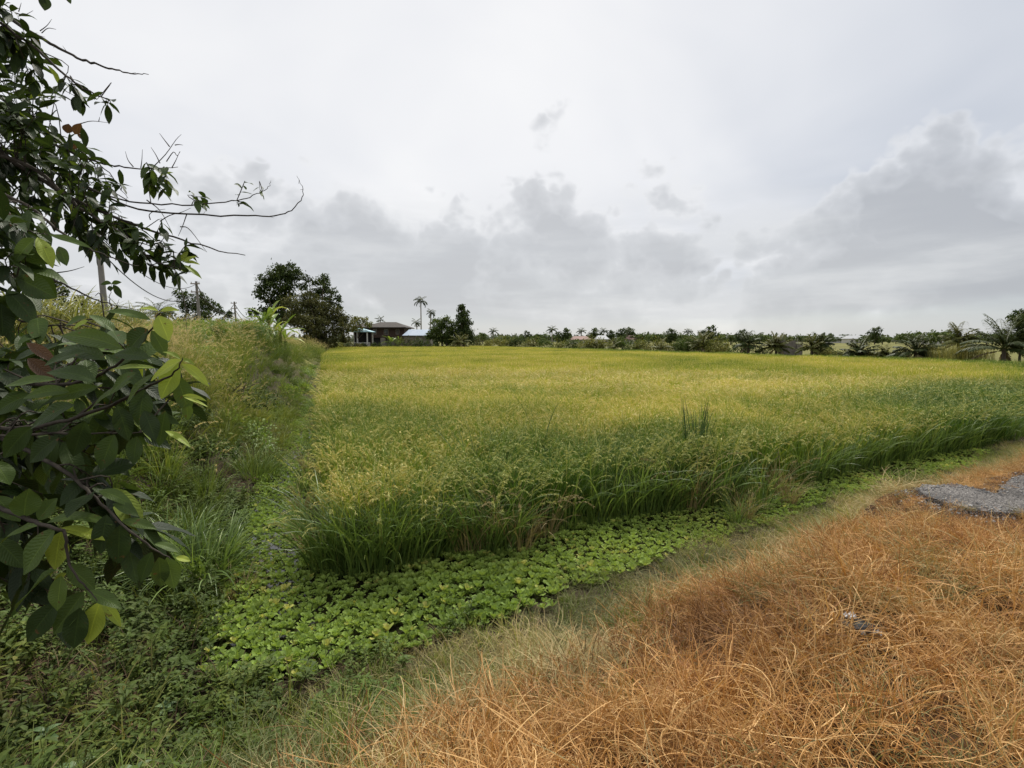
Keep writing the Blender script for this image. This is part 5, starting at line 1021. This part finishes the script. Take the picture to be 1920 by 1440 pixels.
# big arching clumps at the foot of the rice, copies of four kinds
ek = []
for k, (n, H, w, mat, hd) in enumerate(((62, 1.10, .017, M_NGD, 3), (62, 1.12, .019, M_NG, 5), (80, .92, .014, M_NG, 8), (75, .95, .012, M_STRAW, 5))):
    ek.append(clump('rice_edge_clump', 0, 0, 0, n, H, w, .15, (.02, .5), (.25, 1.7), mat, 'x', 'grass clump', group='clumps along the foot of the rice', tint=(.1, 1) if mat is M_NGD else (0, .75), heads=hd))
ein = [0] * 4; kn = ['dark green arching clump', 'light green arching clump', 'fine green clump with seed heads', 'straw coloured drooping clump']
EP = [(612, 1072, 0), (655, 1078, 0), (700, 1075, 0), (745, 1066, 0), (790, 1052, 1), (835, 1040, 0), (880, 1040, 3), (930, 1036, 2), (975, 1032, 3), (1020, 1008, 3), (1062, 992, 1), (1105, 982, 0), (1150, 974, 0), (1195, 966, 1), (1218, 964, 1), (1240, 962, 0), (1290, 956, 3), (1335, 950, 2), (1380, 945, 3), (1420, 938, 2), (1460, 925, 3), (1500, 910, 2), (1545, 898, 2), (1590, 886, 1), (1640, 876, 1), (1690, 866, 1), (1712, 862, 2), (1735, 858, 1), (1780, 850, 0), (1802, 846, 1), (1825, 842, 0), (1845, 836, 1), (1870, 830, 2), (1895, 825, 1), (1915, 820, 2), (1520, 905, 1), (1568, 892, 1), (1615, 880, 1), (1358, 948, 1), (1310, 953, 1), (1262, 960, 1), (1172, 970, 1), (905, 1038, 1), (812, 1046, 1), (768, 1060, 1), (678, 1078, 1), (635, 1074, 1), (950, 1034, 1),
      (578, 1040, 3), (568, 1000, 2), (566, 960, 3), (570, 920, 2), (576, 885, 3), (582, 850, 2), (590, 810, 3), (596, 775, 2), (1400, 975, 3), (1430, 960, 2), (1380, 985, 2), (1480, 945, 3), (1600, 880, 0), (1660, 868, 2), (1760, 852, 1), (720, 1070, 1), (625, 1060, 1), (860, 1035, 0), (1130, 975, 1), (1270, 955, 2)]
for px_i, py_i, k in EP:
    q = P(px_i, py_i, 0.0); src = ek[k]; o = src if not ein[k] else copy_tree(src); ein[k] += 1
    s = float(hr.uniform(.85, 1.1)) * (.62 if (px_i in (1400, 1430, 1380, 1480)) else .62 if px_i < 600 and py_i > 780 else 1.0); o.location = (q[0], q[1], -.02); o.scale = (s, s, s * .95); o.rotation_euler = (0, 0, float(hr.uniform(0, 6)))
    side = 'at the left edge of the rice' if px_i < 600 else 'at the foot of the rice facing the ditch'
    o['label'] = kn[k] + ' ' + side
# canes behind the tree at the far left
M_CANE = leaf_mat('cane_leaf', [(0, (.12, .14, .045)), (.5, (.22, .24, .075)), (1, (.40, .38, .16))], rough=.5, trans=.3)
for px_i, d_, H, lab in ((25, 7.5, 1.15, 'pale cane clump at the far left edge behind the branches'), (78, 7.2, 1.25, 'bright yellow green cane clump left of the bright one by the pole'), (112, 7.8, 1.2, 'cane clump nearest the tree branches, its leaves arching right'), (-20, 6.8, 1.1, 'cane clump cut by the left picture edge'), (230, 13, 1.4, 'cane clump below the shaggy palm')):
    q = T(px_i, 640, d_); root = empty('cane_clump', (q[0], d_, pl_z(q[0], d_)), lab, 'cane', 'cane clumps at the left'); g = Geo(); n = 26; a = hr.uniform(0, 6.28, n); b = np.stack([.28 * np.cos(a) * hr.random(n), .28 * np.sin(a), 0 * a], 1)
    for i in range(n): tube(g, [b[i], b[i] * 1.3 + (0, 0, H * .4), b[i] * 1.8 + (0, 0, H * .72)], [.012, .011, .007], 5, 0, hr.uniform(.5, 1))
    g.build('stalks', M_STRAW, root); g = Geo(); m = n * 9; j = hr.integers(0, n, m); s = hr.uniform(.25, .74, m)
    bb = b[j] * (1 + s[:, None]) + np.stack([0 * s, 0 * s, s * H], 1); strands(g, bb, hr.uniform(0, 6.28, m), hr.uniform(.5, .95, m), hr.uniform(.15, .7, m), hr.uniform(.8, 2.1, m), .026, 8, 1.6, hr.uniform(-.3, .3, m), r=hr); g.build('blades', M_CANE, root)
# scrub on the bank behind the tree
for px_i, py_i, z, W, H, m_, lab in ((372, 815, .8, 1.0, .42, M_BUSHT, 'low leafy scrub beside the bare soil patch on the bank'), (330, 835, .6, .8, .35, M_DARKT, 'dark scrub at the bare soil patch under the branch tips'), (430, 660, 1.6, 1.8, .75, M_DARKT, 'dark shrub hollow in the plume grass of the bank')):
    q = P(px_i, py_i, z) if z < 1.5 else T(px_i, py_i, 12); shrub('scrub', (q[0], q[1], pl_z(q[0], q[1])), W, H, .075, 900, m_, lab)
# large pale-leaved seedlings among the weeds
M_SEED = leaf_mat('pale_seedling_leaf', [(0, (.09, .15, .055)), (1, (.16, .24, .10))], rough=.45, trans=.25)
for px_i, py_i, L, n, lab in ((133, 1290, .062, 6, 'pale seedling with rounded leaves low at the left'), (240, 1310, .062, 5, 'pale seedling with long leaves right of the rounded one'), (300, 1140, .05, 7, 'weed sprig with oval leaves behind the hanging leaves'), (70, 1195, .06, 5, 'broad pale weed beneath the hanging leaves'), (560, 1355, .04, 6, 'small bright green seedling left of the dead grass'), (275, 1430, .06, 6, 'broad pale green leaves at the bottom edge')):
    q = P(px_i, py_i, .72); z = pl_z(q[0], q[1]); root = empty('seedling', (q[0], q[1], z), lab, 'seedling'); g = Geo(); h = .13; tube(g, [(0, 0, 0), (.005, 0, h)], [.003, .002], 5); g.build('stem', M_NG, root)
    g = Geo(); a = np.arange(n) * 2.4; leaves(g, np.stack([0 * a, 0 * a, h * (.6 + .4 * np.arange(n) / n)], 1), np.stack([np.cos(a), np.sin(a), .45 + 0 * a], 1), (0, 0, 1), L * 1.25, L * .62, .5, .2, 6, 4, 'ovate', r=hr); g.build('leaves', M_SEED, root)
# litter showing through the dead grass
M_BAG = plain('dirty_black_plastic', (.012, .012, .012), (.04, .04, .04), 25, .7, .2); M_FLAKE = plain('pale_scrap', (.40, .40, .40), (.62, .61, .60), 30, .6)
def scrap(name, px_i, py_i, W, mat, label, cat, n=1, h=.02):
    q = P(px_i, py_i, .78); z = pl_z(q[0], q[1]); g = Geo()
    for _ in range(n):
        c = hr.normal(0, W * (.6 if n > 1 else 0), 2); k = 9; u, v = np.meshgrid(np.linspace(-1, 1, k), np.linspace(-1, 1, k)); s = W / (2 if n == 1 else 2 * math.sqrt(n) * 1.3)
        x = u * s * hr.uniform(.8, 1.3) * (1 - .25 * v * v) + c[0]; y = v * s * (1 - .3 * u * u) + c[1]; zz = h * vnoise(u, v, 2.2, hr.uniform(0, 50)) * 1.6 + .01 + h * hr.random()
        A_ = (np.arange(k - 1)[:, None] * k + np.arange(k - 1)).ravel(); g.add(np.stack([x, y, zz], -1).reshape(-1, 3), np.stack([A_, A_ + 1, A_ + k + 1, A_ + k], 1))
    o = g.build(name, mat, smooth=False); o.location = (q[0], q[1], z + .045); tag(o, label, cat)
    sd_ = o.modifiers.new('thickness', 'SOLIDIFY'); sd_.thickness = .0015
scrap('plastic_bag', 1605, 1222, .13, M_BAG, 'torn black plastic bag lying flat in the orange dead grass', 'plastic bag', 1, .02)
scrap('plastic_flake', 1590, 1212, .050, M_FLAKE, 'whitish plastic flake on the left side of the black bag', 'litter', 1, .02); scrap('plastic_flake', 1640, 1235, .045, M_FLAKE, 'whitish crumpled flake on the right side of the black bag', 'litter', 1, .02); scrap('plastic_flake', 1615, 1238, .02, M_FLAKE, 'smallest whitish flake in front of the black bag', 'litter', 1, .02)
scrap('paper_scrap', 891, 1224, .03, M_FLAKE, 'tiny white scrap in the wilting grass beside the ditch', 'litter'); scrap('paper_scrap', 678, 1415, .018, M_FLAKE, 'tiny white scrap near the bottom edge', 'litter'); scrap('red_scrap', 706, 1385, .018, plain('faded_red_plastic', (.35, .06, .04)), 'tiny red scrap at the border of the dead grass', 'litter')
g = Geo(); leaves(g, np.zeros((1, 3)), (1, .5, .05), (0, 0, 1), .14, .045, .0, .5, 8, 4, 'lance', tint=.6, r=hr); q = P(325, 1390, .74); o = g.build('dead_leaf', M_HBROWN, smooth=True); o.location = (q[0], q[1], pl_z(q[0], q[1]) + .04); tag(o, 'long curled brown dead leaf lying among the weeds', 'leaf')
# loose stones along the broken asphalt
sg = np.random.default_rng(9); M_STONE = plain('road_stone', (.16, .155, .15), (.36, .35, .34), 20, .9)
g = Geo(); ph = np.array([(a_, b_, c_) for a_ in (-1, 1) for b_ in (-1, 1) for c_ in (-1, 1)], float)
for _ in range(620):
    i = sg.integers(0, len(ROAD)); w = sg.random(); c = ROAD[i] * w + ROAD[(i + 1) % len(ROAD)] * (1 - w)
    if c[0] > 9: continue
    c = c + (ROADC * 0 + sg.normal(0, .10, 2)); s = sg.uniform(.004, .010)
    z = .80 if sdf(c[0], c[1], ROAD)[0] < 0 else gz(c[0], c[1])
    rm = np.linalg.qr(sg.normal(size=(3, 3)))[0]; V = (ph * sg.uniform(.6, 1.1, (8, 3)) * s) @ rm + (c[0], c[1], z + s * .6)
    g.add(V, [(0, 2, 3, 1), (4, 5, 7, 6), (0, 1, 5, 4), (2, 6, 7, 3), (0, 4, 6, 2), (1, 3, 7, 5)])
o = g.build('road_gravel', M_STONE); tag(o, 'loose grey gravel crumbling from the broken asphalt edge', 'gravel', kind='stuff')
